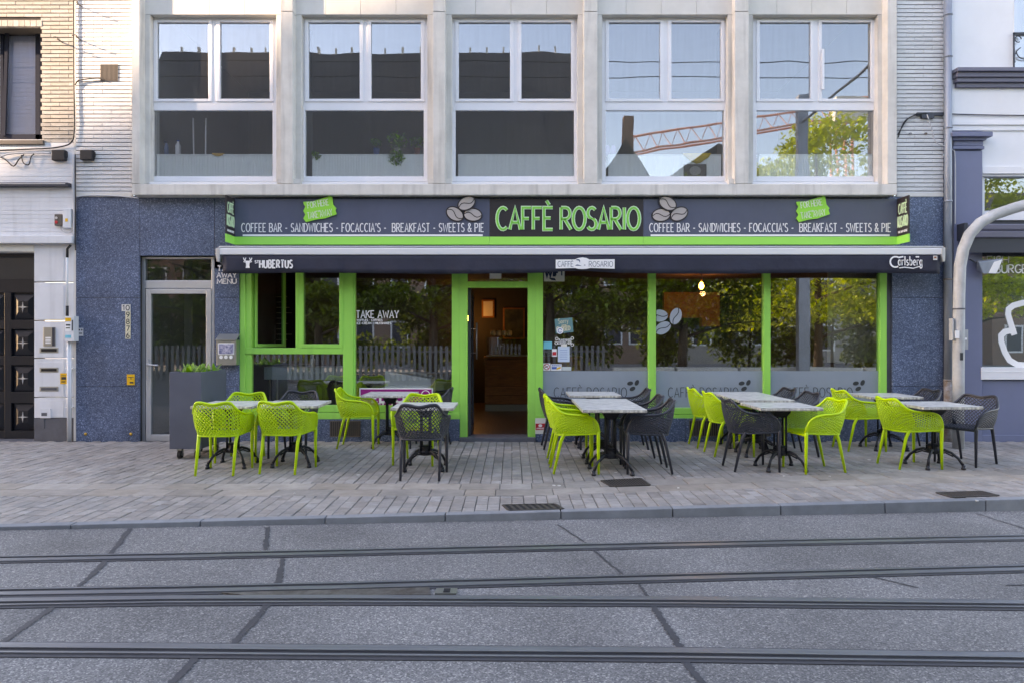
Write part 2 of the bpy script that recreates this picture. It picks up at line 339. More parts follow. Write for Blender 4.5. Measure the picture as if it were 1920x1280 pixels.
# ------------------------------------------------------------------ stroke lettering
def arc(cx, cy, rx, ry, a0, a1, n=10):
    return [(cx+rx*math.cos(R(a0+(a1-a0)*i/n)), cy+ry*math.sin(R(a0+(a1-a0)*i/n))) for i in range(n+1)]
G = {
'A':(.6,[[(0,0),(.3,1),(.6,0)],[(.1,.32),(.5,.32)]]),
'B':(.55,[[(0,0),(0,1)],[(0,1),(.3,1)]+arc(.3,.76,.2,.24,90,-90,6)+[(0,.52)],[(.3,.52)]+arc(.3,.26,.25,.26,90,-90,6)+[(0,0)]]),
'C':(.6,[arc(.34,.5,.34,.5,50,310,14)]),
'D':(.58,[[(0,0),(0,1)],[(0,1),(.2,1)]+arc(.2,.5,.38,.5,90,-90,10)+[(0,0)]]),
'E':(.5,[[(.5,1),(0,1),(0,0),(.5,0)],[(0,.52),(.38,.52)]]),
'F':(.48,[[(.48,1),(0,1),(0,0)],[(0,.5),(.36,.5)]]),
'G':(.62,[arc(.34,.5,.34,.5,50,350,14)+[(.66,.42),(.4,.42)]]),
'H':(.58,[[(0,0),(0,1)],[(.58,0),(.58,1)],[(0,.5),(.58,.5)]]),
'I':(.12,[[(.06,0),(.06,1)]]),
'J':(.4,[[(.36,1),(.36,.2)]+arc(.18,.2,.18,.2,0,-160,6)]),
'K':(.55,[[(0,0),(0,1)],[(.52,1),(0,.4)],[(.16,.58),(.55,0)]]),
'L':(.46,[[(0,1),(0,0),(.46,0)]]),
'M':(.72,[[(0,0),(.04,1),(.36,.25),(.68,1),(.72,0)]]),
'N':(.6,[[(0,0),(0,1),(.6,0),(.6,1)]]),
'O':(.68,[arc(.34,.5,.34,.5,90,450,20)]),
'P':(.52,[[(0,0),(0,1)],[(0,1),(.26,1)]+arc(.26,.74,.25,.26,90,-90,6)+[(0,.48)]]),
'R':(.56,[[(0,0),(0,1)],[(0,1),(.26,1)]+arc(.26,.74,.25,.26,90,-90,6)+[(0,.48)],[(.2,.48),(.56,0)]]),
'S':(.5,[arc(.26,.75,.23,.25,35,270,9)+arc(.25,.25,.25,.25,90,-150,9)]),
'T':(.56,[[(0,1),(.56,1)],[(.28,1),(.28,0)]]),
'U':(.58,[[(0,1),(0,.28)]+arc(.29,.28,.29,.28,180,360,8)+[(.58,1)]]),
'V':(.58,[[(0,1),(.29,0),(.58,1)]]),
'W':(.84,[[(0,1),(.2,0),(.42,.8),(.64,0),(.84,1)]]),
'X':(.56,[[(0,0),(.56,1)],[(0,1),(.56,0)]]),
'Y':(.56,[[(0,1),(.28,.46),(.56,1)],[(.28,.46),(.28,0)]]),
'0':(.5,[arc(.25,.5,.25,.5,90,450,16)]),
'1':(.3,[[(.02,.78),(.2,1),(.2,0)]]),
'6':(.5,[arc(.25,.28,.25,.28,90,450,14),[(.005,.32),(.12,.7),(.34,1)]]),
'7':(.5,[[(0,1),(.5,1),(.18,0)]]),
'8':(.5,[arc(.25,.26,.25,.26,90,450,14),arc(.25,.76,.21,.24,90,450,14)]),
'9':(.5,[arc(.25,.72,.25,.28,90,450,14),[(.495,.68),(.38,.3),(.16,0)]]),
'&':(.6,[[(.6,0),(.12,.75)]+arc(.27,.82,.16,.18,200,-20,8)+[(.08,.38)]+arc(.24,.22,.22,.22,140,320,8)+[(.58,.45)]]),
'-':(.4,[[(.04,.42),(.36,.42)]]), "'":(.1,[[(.06,1),(.03,.75)]]), ' ':(.22,[]),
'a':(.46,[arc(.22,.3,.2,.29,0,360,12),[(.43,.6),(.43,0)]]),
'r':(.3,[[(.04,.6),(.04,0)],[(.04,.36)]+arc(.22,.38,.16,.2,160,50,5)]),
'l':(.14,[[(.06,1),(.06,0)]]),
's':(.36,[arc(.18,.45,.15,.14,35,270,7)+arc(.18,.15,.16,.15,90,-150,7)]),
'b':(.46,[[(.04,1),(.04,0)],arc(.24,.3,.2,.29,0,360,12)]),
'e':(.44,[[(.03,.32),(.41,.32)]+arc(.22,.3,.2,.29,5,310,10)]),
'g':(.46,[arc(.22,.3,.2,.29,0,360,12),[(.43,.6),(.43,-.12)]+arc(.24,-.12,.19,.2,0,-150,6)]),
'o':(.46,[arc(.23,.3,.2,.29,0,360,12)]),
'y':(.44,[[(.02,.6),(.2,.05)],[(.42,.6),(.2,.05),(.1,-.28),(0,-.3)]]),
}
G['È'] = (.5, G['E'][1]+[[(.14,1.32),(.3,1.12)]])
def twidth(t, sp): return sum(G[c][0]+sp for c in t)-sp
def text(mb, t, x, z, h, w, y0, y1, fit=None, sp=.16, serif=0, rot=0):
    """strokes of text t from baseline (x,z), cap height h, stroke w, spread over width fit"""
    k = (fit/(twidth(t, sp)*h)) if fit else 1
    cx = 0; c, s = math.cos(rot), math.sin(rot)
    def P(p):
        u, v = p[0]*h*k, p[1]*h
        return (x+u*c-v*s, z+u*s+v*c)
    for ch in t:
        gw, polys = G[ch]
        for pl in polys:
            q = [(a+cx, b) for a, b in pl]
            closed = len(q) > 8 and abs(q[0][0]-q[-1][0]) < 1e-6 and abs(q[0][1]-q[-1][1]) < 1e-6
            mb.stroke([P(p) for p in (q[:-1] if closed else q)], w, y0, y1, closed)
            if serif and not closed:
                for e, nx in ((q[0], q[1]), (q[-1], q[-2])):
                    if (abs(e[1]) < .02 or abs(e[1]-1) < .02) and abs(e[1]-nx[1]) > abs(e[0]-nx[0]):
                        zz = e[1]+(.03 if e[1] < .5 else -.03)
                        mb.stroke([P((e[0]-serif, zz)), P((e[0]+serif, zz))], w*.9, y0+.0004, y1)
        cx += gw+sp
    return mb
def text_px(mb, t, x0, ytop, x1, ybase, Y, w, serif=0, sp=.16, dep=.003):
    a = W(x0, ybase, Y); b = W(x1, ytop, Y)
    return text(mb, t, a[0], a[2], b[2]-a[2], w, Y-dep, Y, fit=b[0]-a[0], sp=sp, serif=serif)

# ------------------------------------------------------------------ ground, road, pavement
def kerb_y(x): return -4.76+.1099*(x+4.08)
def band_y(x): return -3.05+(.137*x if x > 0 else 0)
MB().box(-600,600,-600,400,-1.2,-.45).build('ground', M_pavefar, kind='structure')
m = MB(); xs = [-60,-30,-9,-6,-3,0,3,6,9,30,60]
for a, b in zip(xs[:-1], xs[1:]):
    za, zb = road_z(a), road_z(b)
    ka, kb = (kerb_y(max(-12,min(12,a)))+.04, kerb_y(max(-12,min(12,b)))+.04)
    m.add([(a,-12.2,za),(b,-12.2,zb),(b,kb,zb),(a,ka,za),(a,-12.2,-.44),(b,-12.2,-.44),(b,kb,-.44),(a,ka,-.44)],
          [(0,1,2,3),(0,4,5,1),(3,2,6,7)])
road = m.build('road', M_road, kind='structure')
MB().box(-70,70,-60,-12.2,-.44,.02).build('square_paving', M_pavefar, kind='structure')
# tar seams in the concrete
seams = [[(245,990),(190,1060),(145,1103)],[(112,1130),(60,1165),(0,1207)],[(502,988),(498,1030)],[(530,1046),(526,1075),(520,1098)],
         [(505,1129),(472,1168),(438,1207)],[(372,1228),(345,1258),(305,1295)],[(1222,1133),(1250,1175),(1276,1214)],[(1283,1238),(1325,1290)]]
thin = [[(1045,983),(1098,1017)],[(1112,1031),(1170,1078)],[(1198,1094),(1214,1116)],[(1830,962),(1925,992)],[(1885,1097),(1930,1096)],[(1630,1080),(1720,1101)]]
for lst, w in ((seams,.019),(thin,.008)):
    for s in lst:
        m = MB(); P = [RP(x,y,.004) for x,y in s]; Q = []
        for i in range(len(P)-1):
            for k in range(22): Q.append(P[i].lerp(P[i+1], k/22)+Vector((random.uniform(-.006,.006),random.uniform(-.004,.004),0)))
        Q.append(P[-1]); V = []
        for i, p in enumerate(Q):
            d = (Q[min(i+1,len(Q)-1)]-Q[max(i-1,0)]).normalized(); nrm = Vector((-d.y,d.x,0))
            ww = w*random.uniform(.6,1.35)
            V += [p+nrm*ww, p-nrm*ww]
        m.add(V, [(2*i,2*i+1,2*i+3,2*i+2) for i in range(len(Q)-1)]).build('tar_seam', M_tar, road)
# tram rails
def rail(pts, label, flip=False):
    P = [RP(x,y) for x,y in pts]
    P = [P[0]+(P[0]-P[1]).normalized()*12]+P+[P[-1]+(P[-1]-P[-2]).normalized()*12]
    for p in P: p.z = road_z(p.x)
    root = empty('tram_rail', (P[2].x,P[2].y,P[2].z), label, 'tram rail', 'tram rails in the road')
    # offsets across the rail, far side first: (from, to, top, bottom, material, part name)
    prof = [(.070,.045,.005,'tar_strip',M_tar),(.045,-.012,.013,'rail_head',M_rail),(-.012,-.05,.006,'groove',M_groove),(-.05,-.068,.013,'rail_lip',M_rail),(-.068,-.098,.005,'tar_strip',M_tar)]
    if flip: prof = [(-b,-a,t,n,mm) for a,b,t,n,mm in prof]
    for a, b, t, n, mm in prof:
        m = MB(); V = []
        for i, p in enumerate(P):
            d = (P[min(i+1,len(P)-1)]-P[max(i-1,0)]); nr = Vector((-d.y,d.x,0)).normalized()
            V += [p+nr*a+Vector((0,0,t)), p+nr*b+Vector((0,0,t)), p+nr*a+Vector((0,0,-.03)), p+nr*b+Vector((0,0,-.03))]
        Fc = []
        for i in range(len(P)-1):
            k = 4*i
            Fc += [(k,k+1,k+5,k+4),(k,k+4,k+6,k+2),(k+1,k+3,k+7,k+5)]
        m.add(V, Fc).build(n, mm, root)
rail([(0,1050),(320,1044),(640,1037),(1280,1022),(1920,1009)], 'tram rail nearest the kerb, farthest of the four', True)
rail([(0,1113),(320,1108),(640,1101),(1280,1084),(1920,1067)], 'second tram rail from the kerb, meeting its neighbour at the left edge', True)
rail([(0,1129),(320,1124),(640,1123),(1280,1126),(1920,1133)], 'third tram rail from the kerb, below the wedge of the switch')
rail([(0,1215),(320,1217),(640,1220),(1280,1225),(1920,1234)], 'nearest tram rail, lowest of the four in the road')
m = MB(); P = [RP(x,y) for x,y in ((415,1113),(805,1103),(808,1117),(470,1119))]
for p in P: p.z = road_z(p.x)
m.add([p+Vector((0,0,.011)) for p in P]+[p+Vector((0,0,-.02)) for p in P], [(0,1,2,3),(0,4,5,1),(1,5,6,2),(2,6,7,3),(3,7,4,0)])
sw = m.build('rail_switch_plate', M_plate, label='brownish steel wedge plate between two converging tram rails', cat='switch plate')
m = MB(); p = RP(838,1111); p.z = road_z(p.x); m.box(p.x-.07,p.x+.06,p.y-.045,p.y+.045,p.z-.02,p.z+.016); m.build('switch_box', M_steel, sw)
m = MB(); m.box(p.x-.02,p.x+.02,p.y-.03,p.y+.03,p.z,p.z+.02); m.build('box_lid', M_groove, sw)

# pavement: bed, pavers, flagstone band, kerb stones
xs = [-12,-4,0,4,12]
m = MB()
for a, b in zip(xs[:-1], xs[1:]):
    m.add([(a,kerb_y(a)+.05,-.012),(b,kerb_y(b)+.05,-.012),(b,.4,-.012),(a,.4,-.012),(a,kerb_y(a)+.05,-.4),(b,kerb_y(b)+.05,-.4),(b,.4,-.4),(a,.4,-.4)],[(0,1,2,3),(0,4,5,1),(3,2,6,7)])
pave = m.build('pavement', M_joint, kind='structure')
def clip(poly, a, b, c):          # keep a*x+b*y+c >= 0
    out = []
    for i in range(len(poly)):
        p, q = poly[i], poly[(i+1)%len(poly)]
        dp, dq = a*p[0]+b*p[1]+c, a*q[0]+b*q[1]+c
        if dp >= 0: out.append(p)
        if (dp >= 0) != (dq >= 0):
            t = dp/(dp-dq); out.append((p[0]+(q[0]-p[0])*t, p[1]+(q[1]-p[1])*t))
    return out
def area(p): return abs(sum(p[i][0]*p[(i+1)%len(p)][1]-p[(i+1)%len(p)][0]*p[i][1] for i in range(len(p))))/2
def cobble(mb, poly, z, ch=.006):
    n = len(poly); cx = sum(p[0] for p in poly)/n; cy = sum(p[1] for p in poly)/n
    tx, ty = random.uniform(-.012,.012), random.uniform(-.012,.012)
    def zz(p): return z+(p[0]-cx)*tx+(p[1]-cy)*ty
    top = []
    for p in poly:
        d = math.hypot(p[0]-cx,p[1]-cy) or 1; k = max(0,(d-ch*1.3)/d); top.append((cx+(p[0]-cx)*k, cy+(p[1]-cy)*k))
    V = [(p[0],p[1],zz(p)) for p in top]+[(p[0],p[1],zz(p)-ch) for p in poly]+[(p[0],p[1],-.03) for p in poly]
    mb.add(V, [tuple(range(n))]+[(i,n+i,n+(i+1)%n,(i+1)%n) for i in range(n)]+[(n+i,2*n+i,2*n+(i+1)%n,n+(i+1)%n) for i in range(n)])
kA, kC = .1099, -4.76+.1099*4.08          # kerb line y = kA x + kC
pieces = []
cw, cl, g = .110, .215, .0026
for i in range(-84, 85):
    x0 = i*cw+random.uniform(-.003,.003); y = .05-(cl/2 if i % 2 else 0)-random.uniform(0,.05)
    while y > -6:
        L = cl*random.uniform(.86,1.12) if random.random() > .12 else cl*.55
        q = [(x0+g,y-L+g),(x0+cw-g,y-L+g),(x0+cw-g,y-g),(x0+g,y-g)]
        y -= L
        up = clip(q, 0, -1, -.004)
        # zone behind the flagstone band
        a = clip(up, 0, 1, 3.05-.003) if x0 <= 0 else clip(up, -.137, 1, 3.05-.003)
        if len(a) > 2 and area(a) > .0012: pieces.append(('paver', a))
        b = clip(up, 0, -1, -3.63-.003) if x0 <= 0 else clip(up, .137, -1, -3.63-.003)
        b = clip(b, -kA, 1, -kC-.104) if len(b) > 2 else b
        if len(b) > 2 and area(b) > .0012: pieces.append(('paver', b))
for row in range(2):
    x = -9.3+row*.2
    while x < 9.3:
        L = random.uniform(.28,.62); d0, d1 = -.29*row, -.29*(row+1)
        pieces.append(('flagstone', [(x+g,band_y(x)+d1+g),(x+L-g,band_y(x+L)+d1+g),(x+L-g,band_y(x+L)+d0-g),(x+g,band_y(x)+d0-g)])); x += L
def vis(p):
    cx = sum(q[0] for q in p)/len(p); cy = sum(q[1] for q in p)/len(p); d = cy+DC
    return area(p)/d**3 if abs(cx/d) < .72 else 0
for kind, mm in (('paver', M_paver), ('flagstone', M_flag)):
    ps = sorted([p for k, p in pieces if k == kind], key=vis, reverse=True)
    for p in ps[:300]:
        m = MB(); cobble(m, p, random.uniform(-.003,.003)); m.build(kind, mm, pave)
    if ps[300:]:
        m = MB()
        for p in ps[300:]: cobble(m, p, random.uniform(-.003,.003))
        m.build('remaining_'+kind+'s', mm, pave, kind='stuff')
x = -9.0+.47
while x < 9:
    a, b = x+.004, x+.99; m = MB(); z0 = -.3
    m.add([(a,kerb_y(a),.006),(b,kerb_y(b),.006),(b,kerb_y(b)+.1,.006),(a,kerb_y(a)+.1,.006),(a,kerb_y(a),z0),(b,kerb_y(b),z0),(b,kerb_y(b)+.1,z0),(a,kerb_y(a)+.1,z0)],
          [(0,1,2,3),(0,4,5,1),(1,5,6,2),(2,6,7,3),(3,7,4,0)])
    m.build('kerb_stone', M_kerb, pave, bevel=.006); x += .995
M_gum = mat('gum', (.5,.49,.47), .8)
for k in range(26):
    x = random.uniform(-5,5.5); y = random.uniform(-4.0,-.4); r = random.uniform(.008,.02); m = MB()
    lathe_pts = [(x+r*random.uniform(.7,1.2)*math.cos(a*.785), y+r*random.uniform(.7,1.2)*math.sin(a*.785), .0065) for a in range(8)]
    m.add(lathe_pts+[(p[0],p[1],-.004) for p in lathe_pts], [tuple(range(8))]+[(i,(i+1)%8,8+(i+1)%8,8+i) for i in range(8)]); m.build('gum_spot', M_gum, pave)
# drain grates
def grate(name, c, label, bars, step):
    def fl(px,py): t = HC/((py-HOR)/F); return Vector(((px-960)/F*t, -DC+t, 0))
    q = [fl(*p) for p in c]; cx = sum((p for p in q), Vector((0,0,0)))/4
    root = empty(name, (cx.x,cx.y,0), label, 'drain grate')
    m = MB(); m.add([p+Vector((0,0,.006)) for p in q]+[p+Vector((0,0,-.01)) for p in q], [(0,1,2,3),(0,4,5,1),(1,5,6,2),(2,6,7,3),(3,7,4,0)]); m.build('pit', M_dark, root)
    m = MB()
    for i in range(4):
        a, b = q[i], q[(i+1)%4]; d = (b-a).normalized(); nr = Vector((-d.y,d.x,0))*.012
        m.add([a+nr+Vector((0,0,.011)),b+nr+Vector((0,0,.011)),b-nr+Vector((0,0,.011)),a-nr+Vector((0,0,.011)),a+nr,b+nr,b-nr,a-nr],[(0,1,2,3),(0,4,5,1),(1,5,6,2),(2,6,7,3),(3,7,4,0)])
    m.build('rim', M_grate, root)
    for i in range(1, bars):
        t = i/bars; a = q[0].lerp(q[1], t); b = q[3].lerp(q[2], t); d = (b-a).normalized(); nr = Vector((-d.y,d.x,0))*step
        m = MB(); m.add([a+nr+Vector((0,0,.0095)),b+nr+Vector((0,0,.0095)),b-nr+Vector((0,0,.0095)),a-nr+Vector((0,0,.0095)),a+nr,b+nr,b-nr,a-nr],[(0,1,2,3),(0,4,5,1),(1,5,6,2),(2,6,7,3),(3,7,4,0)]); m.build('bar', M_grate, root)
grate('drain_grate', [(955,957.5),(1056,954.5),(1040,945),(943,947)], 'rusty slotted gully grate close to the kerb, below the open door', 8, .014)
grate('drain_grate', [(1145,911.5),(1218,909),(1201,897),(1128,901)], 'square grey drain grate in front of a lime and a charcoal chair', 15, .008)
grate('drain_grate', [(1785,932.5),(1872,929),(1840,921),(1756,924)], 'brown drain grate near the kerb at the right edge', 17, .008)

# ------------------------------------------------------------------ cafe building
cafe = empty('cafe_building', (0,.2,0), 'three-storey cafe building with blue granite ground floor and pale stone window bay', 'building')
def brickwork(parent, rects, mm, x_lo, x_hi, py0, py1, skip=None, Yf=0.0, step=7.6, blen=.262, limit=300, jitter=.0):
    """rows of long thin bricks between world x_lo..x_hi; py are photo rows"""
    z_top = W(0,py0,Yf)[2]; z_bot = W(0,py1,Yf)[2]; h = step/F*(DC+Yf); n = int((z_top-z_bot)/h)+1
    out = []; cache = {}
    for r in range(n):
        z0 = z_bot+r*h+.002; z1 = z_bot+(r+1)*h-.0085
        x = x_lo-(blen*.5 if r % 2 else 0)
        while x < x_hi:
            a, b = max(x, x_lo), min(x+blen, x_hi); x += blen
            if b-a < .02: continue
            segs = [(a,b)]
            if skip:
                s0, s1, t0, t1 = skip
                if z1 > t0 and z0 < t1: segs = [(max(a,u),min(b,v)) for u,v in ((a,min(b,s0)),(max(a,s1),b)) if min(b,v)-max(a,u) > .02]
            for a, b in segs: out.append((a,b,z0,z1))
    return out
def place_bricks(lst, mm, parent, Yf, limit, back=.05):
    cache = {}
    lst.sort(key=lambda q: -min(q[1]-q[0],.3)+ (10 if q[2] > 6.6 or abs(q[0]) > 7.8 else 0))
    for a, b, z0, z1 in lst[:limit]:
        k = (round(b-a,3), round(z1-z0,3))
        if k not in cache:
            m = MB(); w, h = (b-a)/2-.0015, (z1-z0)/2; c = .003
            m.add([(-w,c,-h),(w,c,-h),(w,c,h),(-w,c,h),(-w+c,0,-h+c),(w-c,0,-h+c),(w-c,0,h-c),(-w+c,0,h-c),(-w,back,-h),(w,back,-h),(w,back,h),(-w,back,h)],
                  [(4,5,6,7),(0,1,5,4),(1,2,6,5),(2,3,7,6),(3,0,4,7),(0,8,9,1),(1,9,10,2),(2,10,11,3),(3,11,8,0)])
            me = m.mesh('brick'); me.materials.append(mm); cache[k] = me
        inst('brick', cache[k], ((a+b)/2, Yf+random.uniform(-.002,.002), (z0+z1)/2), parent)
    if lst[limit:]:
        m = MB()
        for a, b, z0, z1 in lst[limit:]: m.box(a+.0015,b-.0015,Yf+random.uniform(-.002,.002),Yf+back,z0,z1)
        m.build('remaining_bricks', mm, parent, kind='stuff')
lx0, lx1 = W(142,0)[0], W(247,0)[0]; rx0, rx1 = W(1682,0)[0], W(1769,0)[0]
bl = brickwork(cafe, None, None, lx0, lx1, -110, 366)+brickwork(cafe, None, None, rx0, rx1, -110, 366)
place_bricks(bl, M_whitebrick, cafe, 0, 300)
for a, b in ((142,256),(1674,1769)):
    m = MB(); m.px(a,-110,b,366,.016,.02); m.build('mortar_bed', M_mortar, cafe)
m = MB(); m.px(142,362.5,247,369,-.012,.05); m.px(1682,362.5,1769,369,-.012,.05); m.build('ledge', M_stone2, cafe)
# granite panels
def panel(x0,y0,x1,y1,Y=0.0,dep=.03):
    m = MB(); m.px(x0+.4,y0+.4,x1-.4,y1-.4,Y,dep); m.build('granite_panel', M_granite, cafe, bevel=.002)
for a, b in ((369,558),(558,724),(724,828)):
    panel(142,a,262,b); panel(1673,a,1769,b)
for a, b in ((480,558),(558,724),(724,828)): panel(402,a,449,b)
xs = [262,402,560,720,880,1040,1200,1360,1520,1673]
for a, b in zip(xs[:-1], xs[1:]): panel(a,369,b,480 if b < 410 else 505)
for a, b in ((449,555),(555,700),(700,862)): panel(a,785,b,828)
for a, b in ((1004,1140),(1140,1285),(1285,1430),(1430,1560),(1560,1673)): panel(a,783,b,828)
m = MB(); m.px(142,368,262,828,.031,.25); m.px(262,368,1769,478,.031,.25); m.px(404,478,449,828,.031,.25); m.px(1675,478,1769,828,.031,.25)
m.px(449,787,862,828,.031,.2); m.px(1004,785,1675,828,.031,.2); m.build('wall', M_mortar, cafe)
m = MB(); m.px(1663,513,1675,828,.05,.2); m.build('window_reveal', M_slate, cafe)
m = MB(); m.px(862,820,1004,828,-.08,.4); m.build('threshold', M_slate, cafe, bevel=.004)
for x0, x1, y0, y1 in ((619,675,789,817),(1293,1345,788,816),(1398,1445,788,816)):
    m = MB(); m.px(x0,y0,x1,y1,-.003,.008); v = m.build('vent', M_dark, cafe)
    m = MB(); n = 15
    for i in range(n+1): m.px(x0+(x1-x0)*i/n-.7,y0,x0+(x1-x0)*i/n+.7,y1,-.008,.006)
    m.px(x0-1,y0-1,x1+1,y0+.5,-.01,.008); m.px(x0-1,y1-.5,x1+1,y1+1,-.01,.008); m.build('grille', M_brown, v)
# upper bay
YB, YS, YW = -.20, -.05, .06
wl_, wr_ = [281,565,847,1129,1412], [518,801.5,1083.5,1364.5,1646]
m = MB(); m.px(247,345.5,1682,366,YB,.4); m.build('bay_beam', M_stone, cafe, bevel=.008)
m = MB(); m.px(247,-120,262,345,YB,.38); m.build('bay_pier', M_stone, cafe, bevel=.008)
m = MB(); m.px(1664,-120,1682,345,YB,.38); m.build('bay_pier', M_stone, cafe, bevel=.008)
for a, b in ((526,549),(811.5,835),(1095,1120),(1378,1404)):
    for y0, y1 in ((-120,21.5),(22.5,345)):
        m = MB(); m.px(a,y0,b,y1,YB,.149); m.build('bay_pier', M_stone, cafe, bevel=.006)
edges = [258]+[v for p in zip(wl_, wr_) for v in p]+[1668]
for i in range(0, 12, 2):
    m = MB(); m.px(edges[i],28,edges[i+1],345,YS,.2); m.build('window_jamb', M_stone, cafe, bevel=.004)
    if 0 < i < 10:
        c = (edges[i]+edges[i+1])/2
        m = MB(); m.px(c-22,336,c+22,345,YB+.03,.12); m.build('pier_foot', M_stone, cafe, bevel=.004)
for i in range(5):
    a, b = (258 if i == 0 else (wr_[i-1]+wl_[i])/2), (1668 if i == 4 else (wr_[i]+wl_[i+1])/2)
    cuts = [a]+[wl_[i]+(wr_[i]-wl_[i])*t for t in (.19,.47,.75)]+[b]
    for u, v in zip(cuts[:-1], cuts[1:]):
        m = MB(); m.px(u+.25,-120,v-.25,27.6,YS,.2); m.build('stone_slab', M_stone2, cafe, bevel=.002)
for i in range(5):
    L = wl_[i]; wd = wr_[i]-L; k = wd/237
    def X(o): return L+o*k
    m = MB()
    for r in ((0,32,7,341),(230,32,237,341),(7,32,230,37),(7,331,230,341),(7,191,230,207.5)): m.px(X(r[0]),r[1],X(r[2]),r[3],YW,.08)
    m.px(X(115),37,X(125.5),191,YW,.08)
    win = m.build('window', M_pvc, cafe, bevel=.004)
    for s0, s1 in ((6.5,116),(124.5,231)):
        m = MB()
        for r in ((s0,37,s0+6.5,191),(s1-6.5,37,s1,191),(s0+6.5,37,s1-6.5,42),(s0+6.5,185.5,s1-6.5,191)): m.px(X(r[0]),r[1],X(r[2]),r[3],YW-.015,.05)
        m.build('sash', M_pvc, win, bevel=.005)
        m = MB(); m.px(X(s0+5),41,X(s1-5),187,YW+.02,.004); m.build('pane', M_glass_up, win)
    m = MB(); m.px(X(6.5),207,X(230.5),331.5,YW+.025,.004); m.build('pane', M_glass_up, win)
    m = MB(); m.px(X(-1),341.3,X(238),346.3,YS-.045,.13); m.build('sill', M_pvc, win, bevel=.003)
    if i == 4:
        m = MB(); m.px(1541,92,1546,168,YW-.05,.03); m.build('handle', M_pvc, win, bevel=.004)
# rooms behind the upper windows
def room(x0,x1,y0,y1,z0,z1,mw,mc,mf,name):
    m = MB(); m.box(x0,x1,y1,y1+.1,z0,z1); m.box(x0-.1,x0,y0,y1,z0,z1); m.box(x1,x1+.1,y0,y1,z0,z1); m.build(name+'_wall', mw, kind='structure')
    m = MB(); m.box(x0-.1,x1+.1,y0,y1+.1,z1,z1+.12); m.build(name+'_ceiling', mc, kind='structure')
    m = MB(); m.box(x0-.1,x1+.1,y0,y1+.1,z0-.12,z0); m.build(name+'_floor', mf, kind='structure')
room(W(266,0)[0], W(1660,0)[0], .16, 4.2, 3.55, 6.6, M_room, M_offwhite, M_wood, 'upper_room')
for px in (540,823,1107,1391):
    m = MB(); x = W(px,0,.3)[0]; m.box(x-.06,x+.06,.16,1.4,3.55,6.6); m.build('upper_room_partition', M_room, kind='structure')
labels = ['white panel radiator behind the leftmost upper window','white panel radiator under the potted plants','white panel radiator behind the middle upper window',
          'white panel radiator with a yellow cloth over it','white panel radiator behind the rightmost upper window']
for i in range(5):
    a, b = wl_[i]+(12 if i != 1 else 20), wr_[i]-(6 if i != 3 else 12)
    p, q = W(a,330,.11), W(b,289.5,.11)
    root = empty('radiator', (p[0],.13,p[2]), labels[i], 'radiator', 'radiators behind the upper windows')
    m = MB(); m.box(p[0],q[0],.122,.15,3.6,q[2]); n = int((q[0]-p[0])/.04)
    for k in range(n):
        x = p[0]+.02+k*.04; m.box(x,x+.02,.110,.122,p[2]-.05,q[2]-.03)
    m.build('panel', M_rad, root)
    m = MB(); m.box(p[0],q[0],.108,.24,q[2]-.012,q[2]); m.build('top_grille', M_rad, root, bevel=.003)
def lathe(mb, x, y, z, prof, n=12):
    V = []; k = len(prof)
    for r, h in prof: V += [(x+r*math.cos(2*math.pi*j/n), y+r*math.sin(2*math.pi*j/n), z+h) for j in range(n)]
    mb.add(V, [(i*n+j,i*n+(j+1)%n,(i+1)*n+(j+1)%n,(i+1)*n+j) for i in range(k-1) for j in range(n)]+[tuple(range(n-1,-1,-1)), tuple(range((k-1)*n,k*n))])
    return mb
def leaves(mb, c, n, rad, size, sq=(1,1,1)):
    for _ in range(n):
        while True:
            p = Vector((random.uniform(-1,1),random.uniform(-1,1),random.uniform(-1,1)))
            if .25 < p.length < 1: break
        p = Vector((p.x*rad*sq[0], p.y*rad*sq[1], p.z*rad*sq[2]))+Vector(c)
        q = Matrix.Rotation(random.uniform(0,6.28),3,'Z') @ Matrix.Rotation(random.uniform(-1,1),3,'X')
        s = size*random.uniform(.6,1.3)
        mb.add([p+q @ Vector(v) for v in ((-s*.3,0,0),(0,-s*.55,.1*s),(s*.3,0,0),(0,s*.6,-.1*s))], [(0,1,2,3)])
zr = W(0,289.5,.11)[2]
def sill_plant(px, h, potm, name, label, nleaf, r, trail=0):
    x = W(px,0,.17)[0]; root = empty(name, (x,.17,zr), label, 'potted plant', 'plants on the upper window radiator')
    m = MB(); lathe(m, x,.17,zr,[(.035,0),(.05,.10),(.055,.10),(.045,.095)]); m.build('pot', potm, root, smooth=True)
    m = MB(); leaves(m, (x,.16,zr+.1+h), nleaf, r, .055, (1,.5,.8))
    if trail: leaves(m, (x,.102,zr-.06), trail, .13, .055, (1,.06,1))
    m.build('foliage', M_leaf, root)
    m = MB(); m.tube([(x,.17,zr+.08),(x+.01,.17,zr+.1+h)], .004, 5); m.build('stem', M_bark, root)
sill_plant(706,.08,M_blue,'potted_plant','small green plant in a blue pot on the radiator',60,.09)
sill_plant(745,.12,M_offwhite,'potted_plant','bushy trailing plant hanging over the radiator front',200,.17,140)
sill_plant(782,.1,M_terr,'potted_plant','green plant in a terracotta pot beside the window edge',90,.11)
x = W(592,0,.11)[0]; m = MB(); leaves(m, (x,.104,zr-.02), 60, .075, .05, (1,.08,.9)); m.build('leafy_sprig', M_leaf, label='small green sprig at the left end of the radiator', cat='plant')
x = W(334,0,.16)[0]; root = empty('bottle', (x,.16,zr), 'white plastic bottle with a blue cap on the radiator', 'bottle')
m = MB(); lathe(m,x,.16,zr,[(.035,0),(.038,.02),(.038,.14),(.016,.18),(.016,.2)]); m.build('body', M_white, root, smooth=True)
m = MB(); lathe(m,x,.16,zr+.2,[(.018,0),(.018,.02)]); m.build('cap', M_blue, root)
